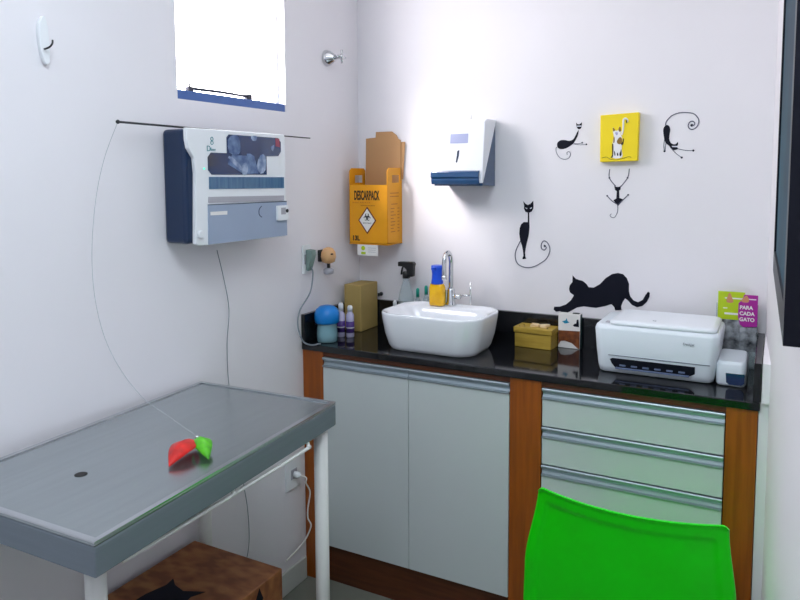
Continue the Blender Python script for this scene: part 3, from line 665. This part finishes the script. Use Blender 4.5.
# ------------------------------------------------------------ paper towel dispenser
pd = thing('paper_towel_dispenser', (0.5, -0.06, 1.475), 'white and blue paper towel dispenser on the back wall', 'dispenser')
bm = B()
F = [(-0.001, 1.718), (-0.10, 1.716), (-0.118, 1.706), (-0.142, 1.500), (-0.140, 1.486), (-0.132, 1.486), (-0.001, 1.718)]
prism(bm, [(0.412, y, z) for y, z in F[:-1]], (0.190, 0, 0), 0.003); cov = obj('cover', bm, M['disp_white'], pd)
bm = B(); prism(bm, [(0.407, y, z) for y, z in ((-0.001, 1.700), (-0.12, 1.52), (-0.13, 1.476), (-0.001, 1.474))], (0.190, 0, 0), 0.002); obj('base', bm, M['disp_blue'], pd)
bm = B(); prism(bm, [(0.402, y, z) for y, z in ((-0.139, 1.532), (-0.151, 1.528), (-0.153, 1.508), (-0.147, 1.503), (-0.148, 1.497), (-0.1435, 1.482), (-0.10, 1.482), (-0.10, 1.532))], (0.188, 0, 0), 0.002); obj('outlet_lip', bm, M['disp_blue'], pd)
def onfront(x, z): return (x, -0.118 - (1.706 - z) * 0.024 / 0.206, z)
def fpoly(name, pts, m, t=-0.0008):
    b = B(); prism(b, [Vector(onfront(*p)) + Vector((0, -0.0002, 0)) for p in pts], (0, t, 0)); return obj(name, b, m, cov)
fpoly('level_window', [(0.470, 1.664), (0.540, 1.664), (0.540, 1.630), (0.470, 1.630)], M['disp_lav'])
fpoly('keyhole', [(0.500, 1.602), (0.508, 1.606), (0.507, 1.585), (0.501, 1.560), (0.496, 1.562), (0.499, 1.585)], M['navy'])
bm = B(); box(bm, (0.496, -0.07, 1.716), (0.528, -0.062, 1.735), 0.002); obj('towel_tip', bm, M['paper'], pd)

# ------------------------------------------------------------ cat wall decals and canvas
def decal(label, parts, group='black cat wall stickers'):
    xs = [p[0] for q in parts for p in q[1]]; zs = [p[1] for q in parts for p in q[1]]
    t = thing('cat_decal', (sum(xs) / len(xs), 0, min(zs)), label, 'wall sticker', group)
    for name, pts, how, m in parts:
        b = B()
        if how == 'fill': prism(b, yp(pts, -0.0003), (0, -0.0008, 0))
        elif how == 'smooth': prism(b, cr(yp(pts, -0.0003), 4, True), (0, -0.0008, 0))
        elif how == 'over': prism(b, yp(pts, -0.0012), (0, -0.0004, 0))
        else:
            P = cr(yp(pts, -0.0006), 5) if len(pts) > 2 else yp(pts, -0.0006)
            tube(b, P, how, 6)
        obj(name, b, M[m], t)
    return t
def dots(pts, r=0.0035):
    return [('paw', [(p[0] + r * math.cos(a * math.pi / 5), p[1] + r * math.sin(a * math.pi / 5)) for a in range(10)], 'fill', 'black_vinyl') for p in pts]
decal('large solid black cat sticker stretching above the backsplash and printer', [('body', big, 'fill', 'black_vinyl')])
decal('small black cat sticker with curled tail left of the yellow canvas',
      [('body', l_body, 'smooth', 'black_vinyl'), ('head', l_head, 'fill', 'black_vinyl'), ('eye_band', l_eye, 'over', 'white_vinyl'),
       ('leg', l_legs[0], 0.0009, 'grey_vinyl'), ('leg', l_legs[1], 0.0009, 'grey_vinyl'), ('tail', l_tail, 0.0011, 'grey_vinyl')] + dots([l_legs[0][-1], l_legs[1][-1]], 0.003))
decal('black crouching cat sticker with spiral tail right of the yellow canvas',
      [('body', r_body, 'smooth', 'black_vinyl'), ('eye_band', r_eye, 'over', 'white_vinyl')] + [('leg', q, 0.0011, 'grey_vinyl') for q in r_legs] +
      [('tail', r_tail, 0.0018, 'grey_vinyl')] + dots([r_tail[-1]], 0.0045) + dots([r_legs[2][-1], r_legs[3][-1], r_legs[0][-1]], 0.0035))
decal('small black cat sticker hanging by its paws under the yellow canvas',
      [('body', b_body, 'fill', 'black_vinyl')] + [('leg', q, 0.0016, 'grey_vinyl') for q in b_arms] + [('tail', b_tail, 0.0011, 'grey_vinyl')] +
      dots([b_arms[2][-1], b_arms[3][-1], b_arms[0][1], b_arms[1][1]], 0.003))
decal('tall upright black cat sticker with spiral tail above the sink',
      [('body', t_body, 'fill', 'black_vinyl'), ('head', t_head, 'fill', 'black_vinyl')] + [('eye', q, 'over', 'white_vinyl') for q in t_eyes] +
      [('tail', t_tail, 0.0019, 'grey_vinyl')] + dots([t_tail[-1]], 0.004))

cv = thing('canvas_picture', (1.05, -0.015, 1.55), 'small yellow canvas with painted calico cat on the back wall', 'picture')
bm = B(); cf = [(0.987, 1.716), (1.113, 1.721), (1.111, 1.560), (0.988, 1.557)]
prism(bm, yp(cf, -0.0005), (0, -0.0295, 0), 0.002); cn = obj('canvas', bm, M['canvas'], cv)
def paint(name, pts, m, y, how='fill'):
    b = B()
    if how == 'fill': prism(b, cr(yp(pts, y), 3, True), (0, -0.0004, 0))
    else: tube(b, cr(yp(pts, y), 4), how, 6)
    return obj(name, b, M[m], cn)
paint('painted_tail', cv_tail, 'cat_white', -0.0302, 0.0032)
paint('painted_cat', cv_white, 'cat_white', -0.0302)
for q in cv_brown: paint('painted_patch', q, 'cat_brown', -0.0307)
for q in cv_black: paint('painted_patch', q, 'cat_black', -0.0307)
paint('painted_face', cv_face, 'cat_lav', -0.0307)
paint('painted_patch', [cv_tail[-1], cv_tail[-2], (cv_tail[-2][0] - 0.003, cv_tail[-2][1] - 0.004), (cv_tail[-1][0] - 0.003, cv_tail[-1][1] - 0.004)], 'cat_black', -0.033)
for q in cv_ground: paint('painted_ground', q, 'olive_line', -0.0302, 0.0010)

# ------------------------------------------------------------ right wall: framed panel
fpn = thing('framed_panel', (1.55, -1.0, 1.281), 'tall black framed teal glass panel on the right wall', 'framed panel')
def fq(y): return 1.528 + (-0.574 - y) * 0.0224
bm = B()
ya, yb_ = -0.574, -1.43; zt_, zb_ = 2.35, 1.281
def bar(y0, y1, z0, z1, dx=0.0):
    prism(bm, [(fq(y0) + dx, y0, z0), (wx(y0) - 0.0005, y0, z0), (wx(y1) - 0.0005, y1, z0), (fq(y1) + dx, y1, z0)], (0, 0, z1 - z0))
bar(ya, ya - 0.05, zb_, zt_); bar(yb_ + 0.06, yb_, zb_, zt_)
bar(ya - 0.05, yb_ + 0.06, zb_, zb_ + 0.05); bar(ya - 0.05, yb_ + 0.06, zt_ - 0.05, zt_)
obj('frame', bm, M['black_gloss'], fpn)
bm = B(); bar(ya - 0.05, yb_ + 0.06, zb_ + 0.05, zt_ - 0.05, 0.004); obj('glass', bm, M['teal_glass'], fpn)

# ------------------------------------------------------------ vessel sink
bs = thing('vessel_sink', (0.485, -0.24, 0.9), 'white rounded rectangular vessel sink on the black worktop', 'sink')
bm = B(); cx, cy = 0.483, -0.243
R = lambda hx, hy, r, z, dy=0: rrect(cx, cy + dy, hx, hy, r, z, 10)
loft(bm, [R(0.140, 0.090, 0.05, 0.9003), R(0.155, 0.105, 0.06, 0.9006), R(0.164, 0.115, 0.066, 0.905), R(0.172, 0.123, 0.072, 0.92), R(0.183, 0.134, 0.078, 0.96), R(0.191, 0.142, 0.084, 1.01),
          R(0.193, 0.1435, 0.085, 1.028), R(0.1925, 0.143, 0.085, 1.033), R(0.190, 0.141, 0.083, 1.0355), R(0.186, 0.137, 0.08, 1.0355), R(0.182, 0.134, 0.078, 1.033),
          R(0.172, 0.105, 0.07, 1.030, -0.025), R(0.160, 0.096, 0.065, 1.0, -0.025), R(0.13, 0.075, 0.055, 0.95, -0.025), R(0.07, 0.04, 0.03, 0.925, -0.025), R(0.02, 0.015, 0.012, 0.922, -0.025)])
obj('basin', bm, M['ceramic'], bs)
bm = B(); lathe(bm, [(0.018, 0.9225), (0.018, 0.9245), (0.012, 0.925)], (cx, cy - 0.025, 0), 20); obj('drain_cap', bm, M['chrome'], bs)

fc = thing('faucet', (0.472, -0.123, 1.034), 'tall chrome gooseneck faucet at the back of the sink', 'faucet')
bm = B(); fx, fy = 0.472, -0.122
lathe(bm, [(0.021, 1.0335), (0.021, 1.038), (0.016, 1.045), (0.0145, 1.09), (0.011, 1.10)], (fx, fy, 0), 24); obj('base', bm, M['chrome'], fc)
bm = B(); tube(bm, cr([(fx, fy, 1.095), (fx, fy, 1.16), (fx, fy, 1.196), (fx, fy - 0.010, 1.222), (fx, fy - 0.030, 1.233), (fx, fy - 0.050, 1.222), (fx, fy - 0.060, 1.196), (fx, fy - 0.060, 1.15)], 8), 0.0088, 14); obj('spout', bm, M['chrome'], fc)
bm = B(); lathe(bm, [(0.0105, 0), (0.0105, 0.015)], (fx, fy - 0.060, 1.137), 16); obj('aerator', bm, M['chrome'], fc)
bm = B(); lathe(bm, [(0.010, 0.008), (0.010, 0.038), (0.006, 0.040)], (fx, fy, 1.068), 14, (1, 0, 0)); tube(bm, [(fx + 0.030, fy, 1.072), (fx + 0.078, fy, 1.075)], 0.0036, 8); tube(bm, [(fx + 0.078, fy, 1.042), (fx + 0.078, fy, 1.125)], 0.0032, 8); obj('lever', bm, M['chrome'], fc)

# soap bottle, green bottle on the sink deck
sp = thing('soap_bottle', (0.442, -0.162, 1.033), 'yellow liquid soap bottle with blue pump on the sink rim', 'soap bottle')
gx, gy, gz = 0.429, -0.150, 1.0345
bm = B(); loft(bm, [rrect(gx, gy, 0.027, 0.016, 0.010, gz, 5), rrect(gx, gy, 0.029, 0.018, 0.012, gz + 0.004, 5), rrect(gx, gy, 0.029, 0.018, 0.012, gz + 0.066, 5), rrect(gx, gy, 0.026, 0.016, 0.012, gz + 0.078, 5), rrect(gx, gy, 0.02, 0.014, 0.011, gz + 0.082, 5)]); obj('bottle', bm, M['gel'], sp)
bm = B(); lathe(bm, [(0.022, 0.080), (0.023, 0.083), (0.0205, 0.100), (0.0195, 0.118), (0.022, 0.138), (0.023, 0.147), (0.020, 0.149)], (gx, gy, gz), 24)
box(bm, (gx - 0.006, gy - 0.042, gz + 0.136), (gx + 0.006, gy - 0.012, gz + 0.146), 0.002); obj('pump', bm, M['blue_pump'], sp)
gb = thing('green_bottle', (0.455, -0.105, 1.034), 'small green bottle between the yellow soap and the faucet', 'bottle')
bm = B(); lathe(bm, [(0.010, 0.0), (0.0115, 0.002), (0.0115, 0.05), (0.006, 0.06)], (0.438, -0.119, 1.0345), 20); obj('body', bm, M['green_liq'], gb)
bm = B(); lathe(bm, [(0.007, 0.058), (0.007, 0.068)], (0.438, -0.119, 1.0345), 16); obj('cap', bm, M['white_plastic'], gb)

# ------------------------------------------------------------ things behind the sink
sy = thing('spray_bottle', (0.243, -0.053, 0.9), 'clear spray bottle with black trigger behind the sink', 'spray bottle')
bx0, by0 = 0.249, -0.056
bm = B(); lathe(bm, [(0.029, 0.9003), (0.031, 0.904), (0.031, 1.03), (0.025, 1.06), (0.013, 1.10), (0.012, 1.115)], (bx0, by0, 0), 24); obj('bottle', bm, M['clear'], sy)
bm = B(); lathe(bm, [(0.015, 1.112), (0.015, 1.132), (0.011, 1.138)], (bx0 + 0.001, by0, 0), 18)
prism(bm, [(bx0 + a, by0 - 0.011, z) for a, z in ((-0.032, 1.176), (0.034, 1.178), (0.040, 1.170), (0.036, 1.158), (0.034, 1.120), (0.006, 1.118), (0.006, 1.145), (-0.008, 1.158), (-0.032, 1.158))], (0, 0.022, 0), 0.003)
th = obj('trigger_head', bm, M['black_plastic'], sy)
bm = B(); tube(bm, cr([(bx0 - 0.012, by0, 1.160), (bx0 - 0.018, by0, 1.145), (bx0 - 0.021, by0, 1.125)], 4), 0.004, 8); obj('trigger', bm, M['black_plastic'], th)
def vial(x, y, z1, cap, label, rad=0.011):
    t = thing('small_bottle', (x, y, 0.9), label, 'bottle')
    b = B(); lathe(b, [(rad, 0.9003), (rad + 0.001, 0.903), (rad + 0.001, z1 - 0.05), (rad * 0.6, z1 - 0.04), (rad * 0.5, z1 - 0.035)], (x, y, 0), 18); obj('body', b, M['clear'], t)
    b = B(); lathe(b, [(rad * 0.62, z1 - 0.036), (rad * 0.62, z1 - 0.006), (rad * 0.3, z1)], (x, y, 0), 16); obj('cap', b, M[cap], t)
    return t
vial(0.292, -0.040, 1.073, 'teal_cap', 'clear vial with teal cap nearer the spray bottle behind sink')
vial(0.330, -0.042, 1.086, 'teal_cap', 'taller clear vial with teal cap nearer the yellow soap')
vial(0.196, -0.052, 1.018, 'white_plastic', 'small clear bottle with white nozzle left of the spray bottle', 0.012)
bm = B(); uvsphere(bm, (0.301, -0.083, 0.9195), 0.019); tag(obj('cotton_ball', bm, M['cotton']), 'white cotton ball behind the sink', 'cotton ball')
bm = B(); lathe(bm, [(0.008, 0.0004), (0.008, 0.006), (0.005, 0.012)], (0.105, 0, 1.03), 14, (0, -1, 0)); tube(bm, cr([(0.105, -0.012, 1.03), (0.105, -0.024, 1.026), (0.108, -0.03, 1.036)], 5), 0.004, 8); tag(obj('wall_peg', bm, M['black_plastic']), 'small black peg just above the backsplash by the kraft box', 'hook')

# ------------------------------------------------------------ left end of the worktop
bm = B(); rz = Matrix.Rotation(math.radians(0), 3, 'Z')
box(bm, (0.022, -0.155, 0.9003), (0.100, -0.024, 1.085), 0.003); kb = obj('kraft_box', bm, M['kraft']); tag(kb, 'tall cream kraft box in the corner of the worktop', 'box')
jar = thing('cotton_jar', (0.068, -0.345, 0.9), 'round jar with blue lid and pale cotton near worktop end', 'jar')
jx, jy = 0.068, -0.345
bm = B(); lathe(bm, [(0.034, 0.9003), (0.038, 0.904), (0.039, 0.93), (0.036, 0.965), (0.038, 0.972)], (jx, jy, 0), 28); obj('container', bm, M['clear_blue'], jar)
bm = B(); lathe(bm, [(0.02, 0.9045), (0.034, 0.908), (0.0345, 0.93), (0.030, 0.95), (0.018, 0.962)], (jx, jy, 0), 24); obj('cotton', bm, M['cotton'], jar)
bm = B(); lathe(bm, [(0.040, 0.970), (0.045, 0.974), (0.047, 0.995), (0.046, 1.008), (0.040, 1.022), (0.028, 1.032), (0.012, 1.036)], (jx, jy, 0), 32); obj('lid', bm, M['blue_cap'], jar)
for x, y, lab, top in ((0.070, -0.253, 'purple-labelled small bottle beside the blue-lidded jar', 1.03), (0.107, -0.247, 'purple-labelled small bottle in front of the kraft box', 1.022)):
    t = thing('medicine_bottle', (x, y, 0.9), lab, 'bottle')
    b = B(); lathe(b, [(0.014, 0.9003), (0.0155, 0.902), (0.0155, 0.985), (0.009, 0.997), (0.008, 1.003)], (x, y, 0), 20); obj('body', b, M['pale_violet'], t)
    b = B(); lathe(b, [(0.0158, 0.918), (0.0158, 0.962)], (x, y, 0), 20); lbl = obj('label_wrap', b, M['purple'], t)
    b = B(); lathe(b, [(0.0160, 0.936), (0.0160, 0.940)], (x, y, 0), 20); obj('label_stripe', b, M['paper'], lbl)
    b = B(); lathe(b, [(0.010, 1.0), (0.010, top - 0.006), (0.007, top)], (x, y, 0), 18); obj('cap', b, M['white_plastic'], t)

# ------------------------------------------------------------ wooden box and card box
wb = thing('wooden_box', (0.78, -0.06, 0.9), 'small ochre wooden box with lid and butterfly on the worktop', 'box')
rz = Matrix.Rotation(math.radians(-3), 3, 'Z')
bm = B(); box(bm, (0.715, -0.104, 0.9003), (0.850, -0.030, 0.951), 0.002, rot=rz); obj('box_body', bm, M['wood_box'], wb)
bm = B(); box(bm, (0.711, -0.108, 0.9525), (0.854, -0.026, 0.973), 0.003, rot=rz); lid = obj('lid', bm, M['wood_box'], wb)
bm = B()
for sx_, s2 in ((1, 1), (-1, 1)):
    c = Vector((0.795, -0.068, 0.9733))
    prism(bm, cr([c, c + Vector((0.010 * sx_, 0.014, 0)), c + Vector((0.034 * sx_, 0.016, 0)), c + Vector((0.024 * sx_, 0.0, 0)), c + Vector((0.030 * sx_, -0.016, 0)), c + Vector((0.010 * sx_, -0.014, 0))], 4, True), (0, 0, 0.008))
obj('butterfly_cutout', bm, M['wood_light'], lid)
bm = B()
for a, b2 in ((0.735, -0.06), (0.745, -0.085), (0.76, -0.045), (0.83, -0.09), (0.728, -0.09)):
    lathe(bm, [(0.003, 0.9732), (0.003, 0.9745)], (a, b2, 0), 10)
obj('beads', bm, M['brown_ink'], lid)

kb2 = thing('card_box', (0.895, -0.03, 0.9), 'white and brown printed card box behind the wooden box', 'box')
bm = B(); box(bm, (0.856, -0.045, 0.9003), (0.934, -0.020, 1.024), 0.0015); cbx = obj('carton', bm, M['paper'], kb2)
yk = -0.0452
bm = B(); prism(bm, yp([(0.857, 0.908), (0.857, 0.962), (0.933, 0.965), (0.933, 0.902), (0.928, 0.902), (0.905, 0.92), (0.88, 0.926), (0.866, 0.924)], yk), (0, -0.0004, 0)); obj('brown_print', bm, M['card_brown'], cbx)
bm = B(); prism(bm, yp([(0.870, 0.995), (0.882, 1.0), (0.886, 1.008), (0.889, 0.998), (0.896, 0.993), (0.888, 0.990), (0.880, 0.988)], yk), (0, -0.0004, 0)); obj('butterfly_print', bm, M['card_teal'], cbx)
bm = B(); prism(bm, yp([(0.908, 0.984), (0.914, 0.990), (0.920, 0.992), (0.922, 1.006), (0.928, 1.006), (0.930, 0.980), (0.914, 0.980)], yk), (0, -0.0004, 0)); obj('cat_print', bm, M['black_vinyl'], cbx)
bm = B(); box(bm, (0.9342, -0.0445, 0.901), (0.9348, -0.0205, 1.0235)); obj('green_side', bm, M['card_green'], cbx)
bm = B(); box(bm, (0.905, -0.040, 1.0242), (0.928, -0.026, 1.027), 0.001); obj('hang_tab', bm, M['black_plastic'], cbx)

# ------------------------------------------------------------ printer
pr_ = thing('printer', (1.23, -0.17, 0.9), 'white inkjet printer with side ink tank on the worktop', 'printer')
def pring(y, x0, x1, z0, z1, r): return None
bm = B()
px0, px1, pyf, pyb = 1.038, 1.400, -0.300, -0.058
def prr(z, inx, inf, r): return rrect((px0 + px1) / 2, (pyf + pyb) / 2 + inf / 2, (px1 - px0) / 2 - inx, (pyb - pyf) / 2 - inf / 2, r, z, 8)
loft(bm, [prr(0.9015, 0.022, 0.014, 0.02), prr(0.905, 0.016, 0.007, 0.024), prr(0.925, 0.012, 0.002, 0.026), prr(0.975, 0.006, 0.0, 0.027), prr(1.035, 0.0, 0.002, 0.028), prr(1.046, 0.003, 0.006, 0.028), prr(1.050, 0.010, 0.014, 0.026)])
pb = obj('body', bm, M['printer'], pr_)
bm = B()
def lidr(z, i, r): return rrect(1.236, -0.176, 0.154 - i, 0.113 - i, r, z, 8)
loft(bm, [lidr(1.0495, 0.0, 0.024), lidr(1.0575, 0.0, 0.024), lidr(1.0625, 0.005, 0.024), lidr(1.0645, 0.014, 0.02)]); ld = obj('scanner_lid', bm, M['printer_lid'], pr_)
bm = B(); box(bm, (1.066, -0.26, 1.0503), (1.082, -0.235, 1.0515)); obj('button_panel', bm, M['grey_strip'], pb)
bm = B(); prism(bm, [(1.090, -0.3015, 0.945), (1.098, -0.3015, 0.949), (1.335, -0.3015, 0.949), (1.335, -0.3015, 0.928), (1.320, -0.3015, 0.919), (1.108, -0.3015, 0.919), (1.096, -0.3015, 0.932)], (0, 0.006, 0), 0.001); slot = obj('paper_slot', bm, M['black_gloss'], pb)
bm = B(); box(bm, (1.108, -0.309, 0.918), (1.320, -0.300, 0.9225), 0.0012)
for k in range(6): box(bm, (1.12 + 0.034 * k, -0.307, 0.927), (1.138 + 0.034 * k, -0.302, 0.932), 0.001)
obj('output_tray', bm, mat('slate_tray_plastic', '#5f6f90', 0.35, var=0.03), slot)
bm = B(); box(bm, (1.085, -0.3015, 0.957), (1.375, -0.2985, 0.9585)); obj('panel_seam', bm, M['grey_line'], pb)
obj('lettering', text_bm('DeskJet', 0.010, (1.300, -0.3022, 1.012), (1, 0, 0), (0, 0, 1)), M['grey_line'], pb)
obj('lettering', text_bm('hp', 0.011, (1.205, -0.245, 1.0648), (1, 0, 0), (0, 1, 0)), M['grey_line'], ld)
bm = B(); loft(bm, [rrect(1.430, -0.20, 0.036, 0.085, 0.014, 0.9015, 6), rrect(1.430, -0.20, 0.040, 0.088, 0.016, 0.908, 6), rrect(1.430, -0.20, 0.040, 0.088, 0.016, 0.964, 6), rrect(1.430, -0.20, 0.034, 0.082, 0.016, 0.973, 6)]); tk = obj('ink_tank', bm, M['printer'], pr_)
bm = B(); prism(bm, cr([(1.416, -0.2885, 0.940), (1.418, -0.2885, 0.912), (1.426, -0.2885, 0.906), (1.458, -0.2885, 0.906), (1.466, -0.2885, 0.914), (1.466, -0.2885, 0.940)], 1, True), (0, 0.006, 0), 0.001); obj('tank_window', bm, M['navy_glass'], tk)

# ------------------------------------------------------------ leaflet holder
lh = thing('leaflet_holder', (1.43, -0.06, 0.9), 'clear leaflet holder with lime and magenta leaflets behind the printer', 'leaflet holder')
HDX, HDY = 0.003, 0.034
hx0, hx1 = 1.368, 1.489
bm = B(); box(bm, (hx0, -0.0545, 0.9003), (hx1, -0.0525, 0.955)); box(bm, (hx0, -0.0225, 0.9003), (hx1, -0.0205, 1.10)); box(bm, (hx0, -0.0545, 0.9003), (hx0 + 0.002, -0.0205, 0.955)); box(bm, (hx1 - 0.002, -0.0545, 0.9003), (hx1, -0.0205, 0.955)); box(bm, (hx0, -0.0545, 0.9003), (hx1, -0.0205, 0.9023)); obj('acrylic_holder', bm, M['clear'], lh)
lf = thing('leaflet', (1.42, -0.06, 0.903), 'lime green leaflet at the left of the leaflet holder', 'leaflet')
bm = B(); box(bm, (1.370, -0.0700, 1.050), (1.448, -0.0675, 1.140), 0.0006); bmesh.ops.translate(bm, verts=list(bm.verts), vec=(HDX, HDY, 0)); a_ = obj('cover', bm, M['lime'], lf)
bm = B(); box(bm, (1.370, -0.0700, 0.9035), (1.448, -0.0675, 1.0495), 0.0006); bmesh.ops.translate(bm, verts=list(bm.verts), vec=(HDX, HDY, 0)); obj('photo_print', bm, M['bw_photo'], lf)
bm = B(); prism(bm, cr(yp([(1.395, 1.106), (1.400, 1.132), (1.405, 1.135), (1.412, 1.118), (1.414, 1.106)], -0.0702), 3, True), (0, -0.0005, 0)); bmesh.ops.translate(bm, verts=list(bm.verts), vec=(HDX, HDY, 0)); obj('hand_print', bm, M['skin_ink'], a_)
bm = B(); box(bm, (1.39, -0.0706, 1.117), (1.446, -0.0701, 1.121)); box(bm, (1.39, -0.0706, 1.066), (1.44, -0.0701, 1.072)); box(bm, (1.386, -0.0706, 1.085), (1.398, -0.0701, 1.088)); bmesh.ops.translate(bm, verts=list(bm.verts), vec=(HDX, HDY, 0)); obj('printed_lines', bm, M['paper'], a_)
lf2 = thing('leaflet', (1.46, -0.07, 0.903), 'magenta leaflet with white words at the right of the holder', 'leaflet')
bm = B(); prism(bm, yp([(1.430, 1.105), (1.440, 1.118), (1.446, 1.134), (1.485, 1.134), (1.485, 1.034), (1.446, 1.030), (1.436, 1.038), (1.430, 1.06)], -0.0775), (0, 0.0025, 0), 0.0006); bmesh.ops.translate(bm, verts=list(bm.verts), vec=(HDX, HDY, 0)); a2 = obj('cover', bm, M['magenta'], lf2)
bm = B(); box(bm, (1.436, -0.0775, 0.9035), (1.485, -0.0750, 1.0295), 0.0006); bmesh.ops.translate(bm, verts=list(bm.verts), vec=(HDX, HDY, 0)); obj('photo_print', bm, M['bw_photo'], lf2)
for i, s_ in enumerate(('PARA', 'CADA', 'GATO')):
    obj('lettering', text_bm(s_, 0.016, (1.434 + HDX, -0.0782 + HDY, 1.088 - 0.019 * i), (1, 0, 0), (0, 0, 1), 0.0005, sx=0.95, bold=0.0005), M['paper'], a2)
bm = B(); prism(bm, cr(yp([(1.438, 1.112), (1.446, 1.128), (1.454, 1.131), (1.460, 1.118), (1.456, 1.110)], -0.0778), 3, True), (0, -0.0005, 0)); bmesh.ops.translate(bm, verts=list(bm.verts), vec=(HDX, HDY, 0)); obj('hand_print', bm, M['skin_ink'], a2)
bm = B(); box(bm, (1.440, -0.0782, 1.119), (1.480, -0.0777, 1.122)); bmesh.ops.translate(bm, verts=list(bm.verts), vec=(HDX, HDY, 0)); obj('printed_lines', bm, M['paper'], a2)

# ------------------------------------------------------------ green plastic chair
ch = thing('plastic_chair', (1.262, -0.75, 0), 'bright green moulded plastic chair in front of the drawers', 'chair')
def smooth(t, a, b):
    t = max(0, min(1, (t - a) / (b - a))); return t * t * (3 - 2 * t)
def sheet(f, nu, nv, th, nrm):
    """grid surface given thickness along nrm(u, v)"""
    b = B()
    G = []
    for side in (0, 1):
        rows = []
        for j in range(nv + 1):
            rows.append([b.verts.new(Vector(f(i / nu, j / nv)) + Vector(nrm) * (th * side)) for i in range(nu + 1)])
        G.append(rows)
    for rows in G:
        for j in range(nv):
            for i in range(nu):
                q = b.faces.new([rows[j][i], rows[j][i + 1], rows[j + 1][i + 1], rows[j + 1][i]]); q.smooth = True
    for j in range(nv):
        for i in (0, nu): b.faces.new([G[0][j][i], G[0][j + 1][i], G[1][j + 1][i], G[1][j][i]])
    for i in range(nu):
        for j in (0, nv): b.faces.new([G[0][j][i], G[0][j][i + 1], G[1][j][i + 1], G[1][j][i]])
    return b
def backf(u, v):
    s = 2 * u - 1; t = v
    z = 0.794 - 0.345 * t
    hw = 0.202 + 0.026 * smooth(t, 0, 0.65) + 0.010 * t
    xc = 1.268 - 0.026 * t
    y = -0.950 + 0.085 * t - 0.050 * (1 - s * s)
    # rounded top corners
    cr_ = max(0.0, abs(s) - 0.93) / 0.07
    z -= 0.010 * cr_ * cr_ * (1 - smooth(t, 0, 0.08))
    # recessed field inside a plain border
    e_ = smooth(1 - abs(s), 0.10, 0.15) * smooth(t, 0.09, 0.13)
    y += 0.006 * e_
    # rolled rim
    y -= 0.006 * (1 - smooth(t, 0.0, 0.03))
    return (xc + hw * s, y, z)
bm = sheet(backf, 80, 60, 0.006, (0, 1, 0))
o = obj('backrest', bm, M['green_chair'], ch)
def seatf(u, v):
    s = 2 * u - 1; hw = 0.205 - 0.012 * v
    y = -0.862 + 0.40 * v - 0.050 * (1 - s * s) * (1 - smooth(v, 0, 0.3))
    return (1.262 + hw * s, y, 0.452 - 0.022 * (1 - s * s) * smooth(v, 0.05, 0.3) * (1 - smooth(v, 0.7, 1)) - 0.02 * smooth(v, 0.9, 1))
bm = sheet(seatf, 40, 40, 0.006, (0, 0, -1)); obj('seat', bm, M['green_chair'], ch)
for sx_, yy, y2 in ((-1, -0.84, -0.93), (1, -0.84, -0.93), (-1, -0.50, -0.48), (1, -0.50, -0.48)):
    bm = B(); tube(bm, [(1.262 + sx_ * 0.17, yy, 0.4455), (1.262 + sx_ * 0.19, (yy + y2) / 2, 0.22), (1.262 + sx_ * 0.205, y2, 0.0)], [0.024, 0.02, 0.016], 12); obj('leg', bm, M['green_chair'], ch)

# ------------------------------------------------------------ camera
cam = bpy.data.cameras.new('camera'); co = bpy.data.objects.new('camera', cam); COL.objects.link(co)
f_, pitch, yaw, roll = 706.63, 0.0851, 0.493, -0.0048
cp, sp_ = math.cos(pitch), math.sin(pitch); cyy, syy = math.cos(yaw), math.sin(yaw); crr, srr = math.cos(roll), math.sin(roll)
Fv = Vector((-syy * cp, cyy * cp, -sp_)); Rv = Vector((cyy, syy, 0)); Uv = Rv.cross(Fv)
R2 = crr * Rv + srr * Uv; U2 = -srr * Rv + crr * Uv
mw = Matrix((R2, U2, -Fv)).transposed().to_4x4(); mw.translation = Vector((1.5363, -2.5014, 1.5119))
co.matrix_world = mw
cam.sensor_width = 36; cam.lens = f_ / 800 * 36; cam.shift_y = (236.58 - 300) / 800; cam.clip_start = 0.02
SC.camera = co

# ------------------------------------------------------------ light
w = bpy.data.worlds.new('sky'); SC.world = w; w.use_nodes = True
bg = w.node_tree.nodes['Background']; bg.inputs['Color'].default_value = (1.0, 0.96, 0.98, 1); bg.inputs['Strength'].default_value = SKY
def area(name, loc, tgt, sx_, sy_, power, color, portal=False, spread=math.pi):
    l = bpy.data.lights.new(name, 'AREA'); l.shape = 'RECTANGLE'; l.size = sx_; l.size_y = sy_; l.energy = power; l.color = color; l.spread = spread
    o = bpy.data.objects.new(name, l); COL.objects.link(o); o.location = loc
    o.rotation_euler = (Vector(tgt) - Vector(loc)).to_track_quat('-Z', 'Y').to_euler()
    if portal: l.cycles.is_portal = True
    return o
area('window_portal', (-0.13, (WY0 + WY1) / 2, (WZ0 + WZ1) / 2), (1, (WY0 + WY1) / 2, (WZ0 + WZ1) / 2), WY1 - WY0, WZ1 - WZ0, 1, (1, 1, 1), True)
sl = bpy.data.lights.new('sun', 'SUN'); sl.energy = DAY; sl.angle = 0.3; sl.color = (1.0, 0.93, 0.92)
so = bpy.data.objects.new('sun', sl); COL.objects.link(so); so.location = (-2, -3, 4)
so.rotation_euler = Vector((0.56, 1.0, -0.80)).to_track_quat('-Z', 'Y').to_euler()
area('ceiling_fill', (1.05, -2.0, CZ - 0.02), (1.05, -2.0, 0), 0.9, 0.9, FILL, (0.80, 0.92, 1.0))  # unseen fill light added below the ceiling, without a fixture
SC.view_settings.view_transform = 'Standard'; SC.view_settings.look = 'None'
SC.view_settings.exposure = EXPO; SC.view_settings.gamma = 1.0; SC.view_settings.use_curve_mapping = False
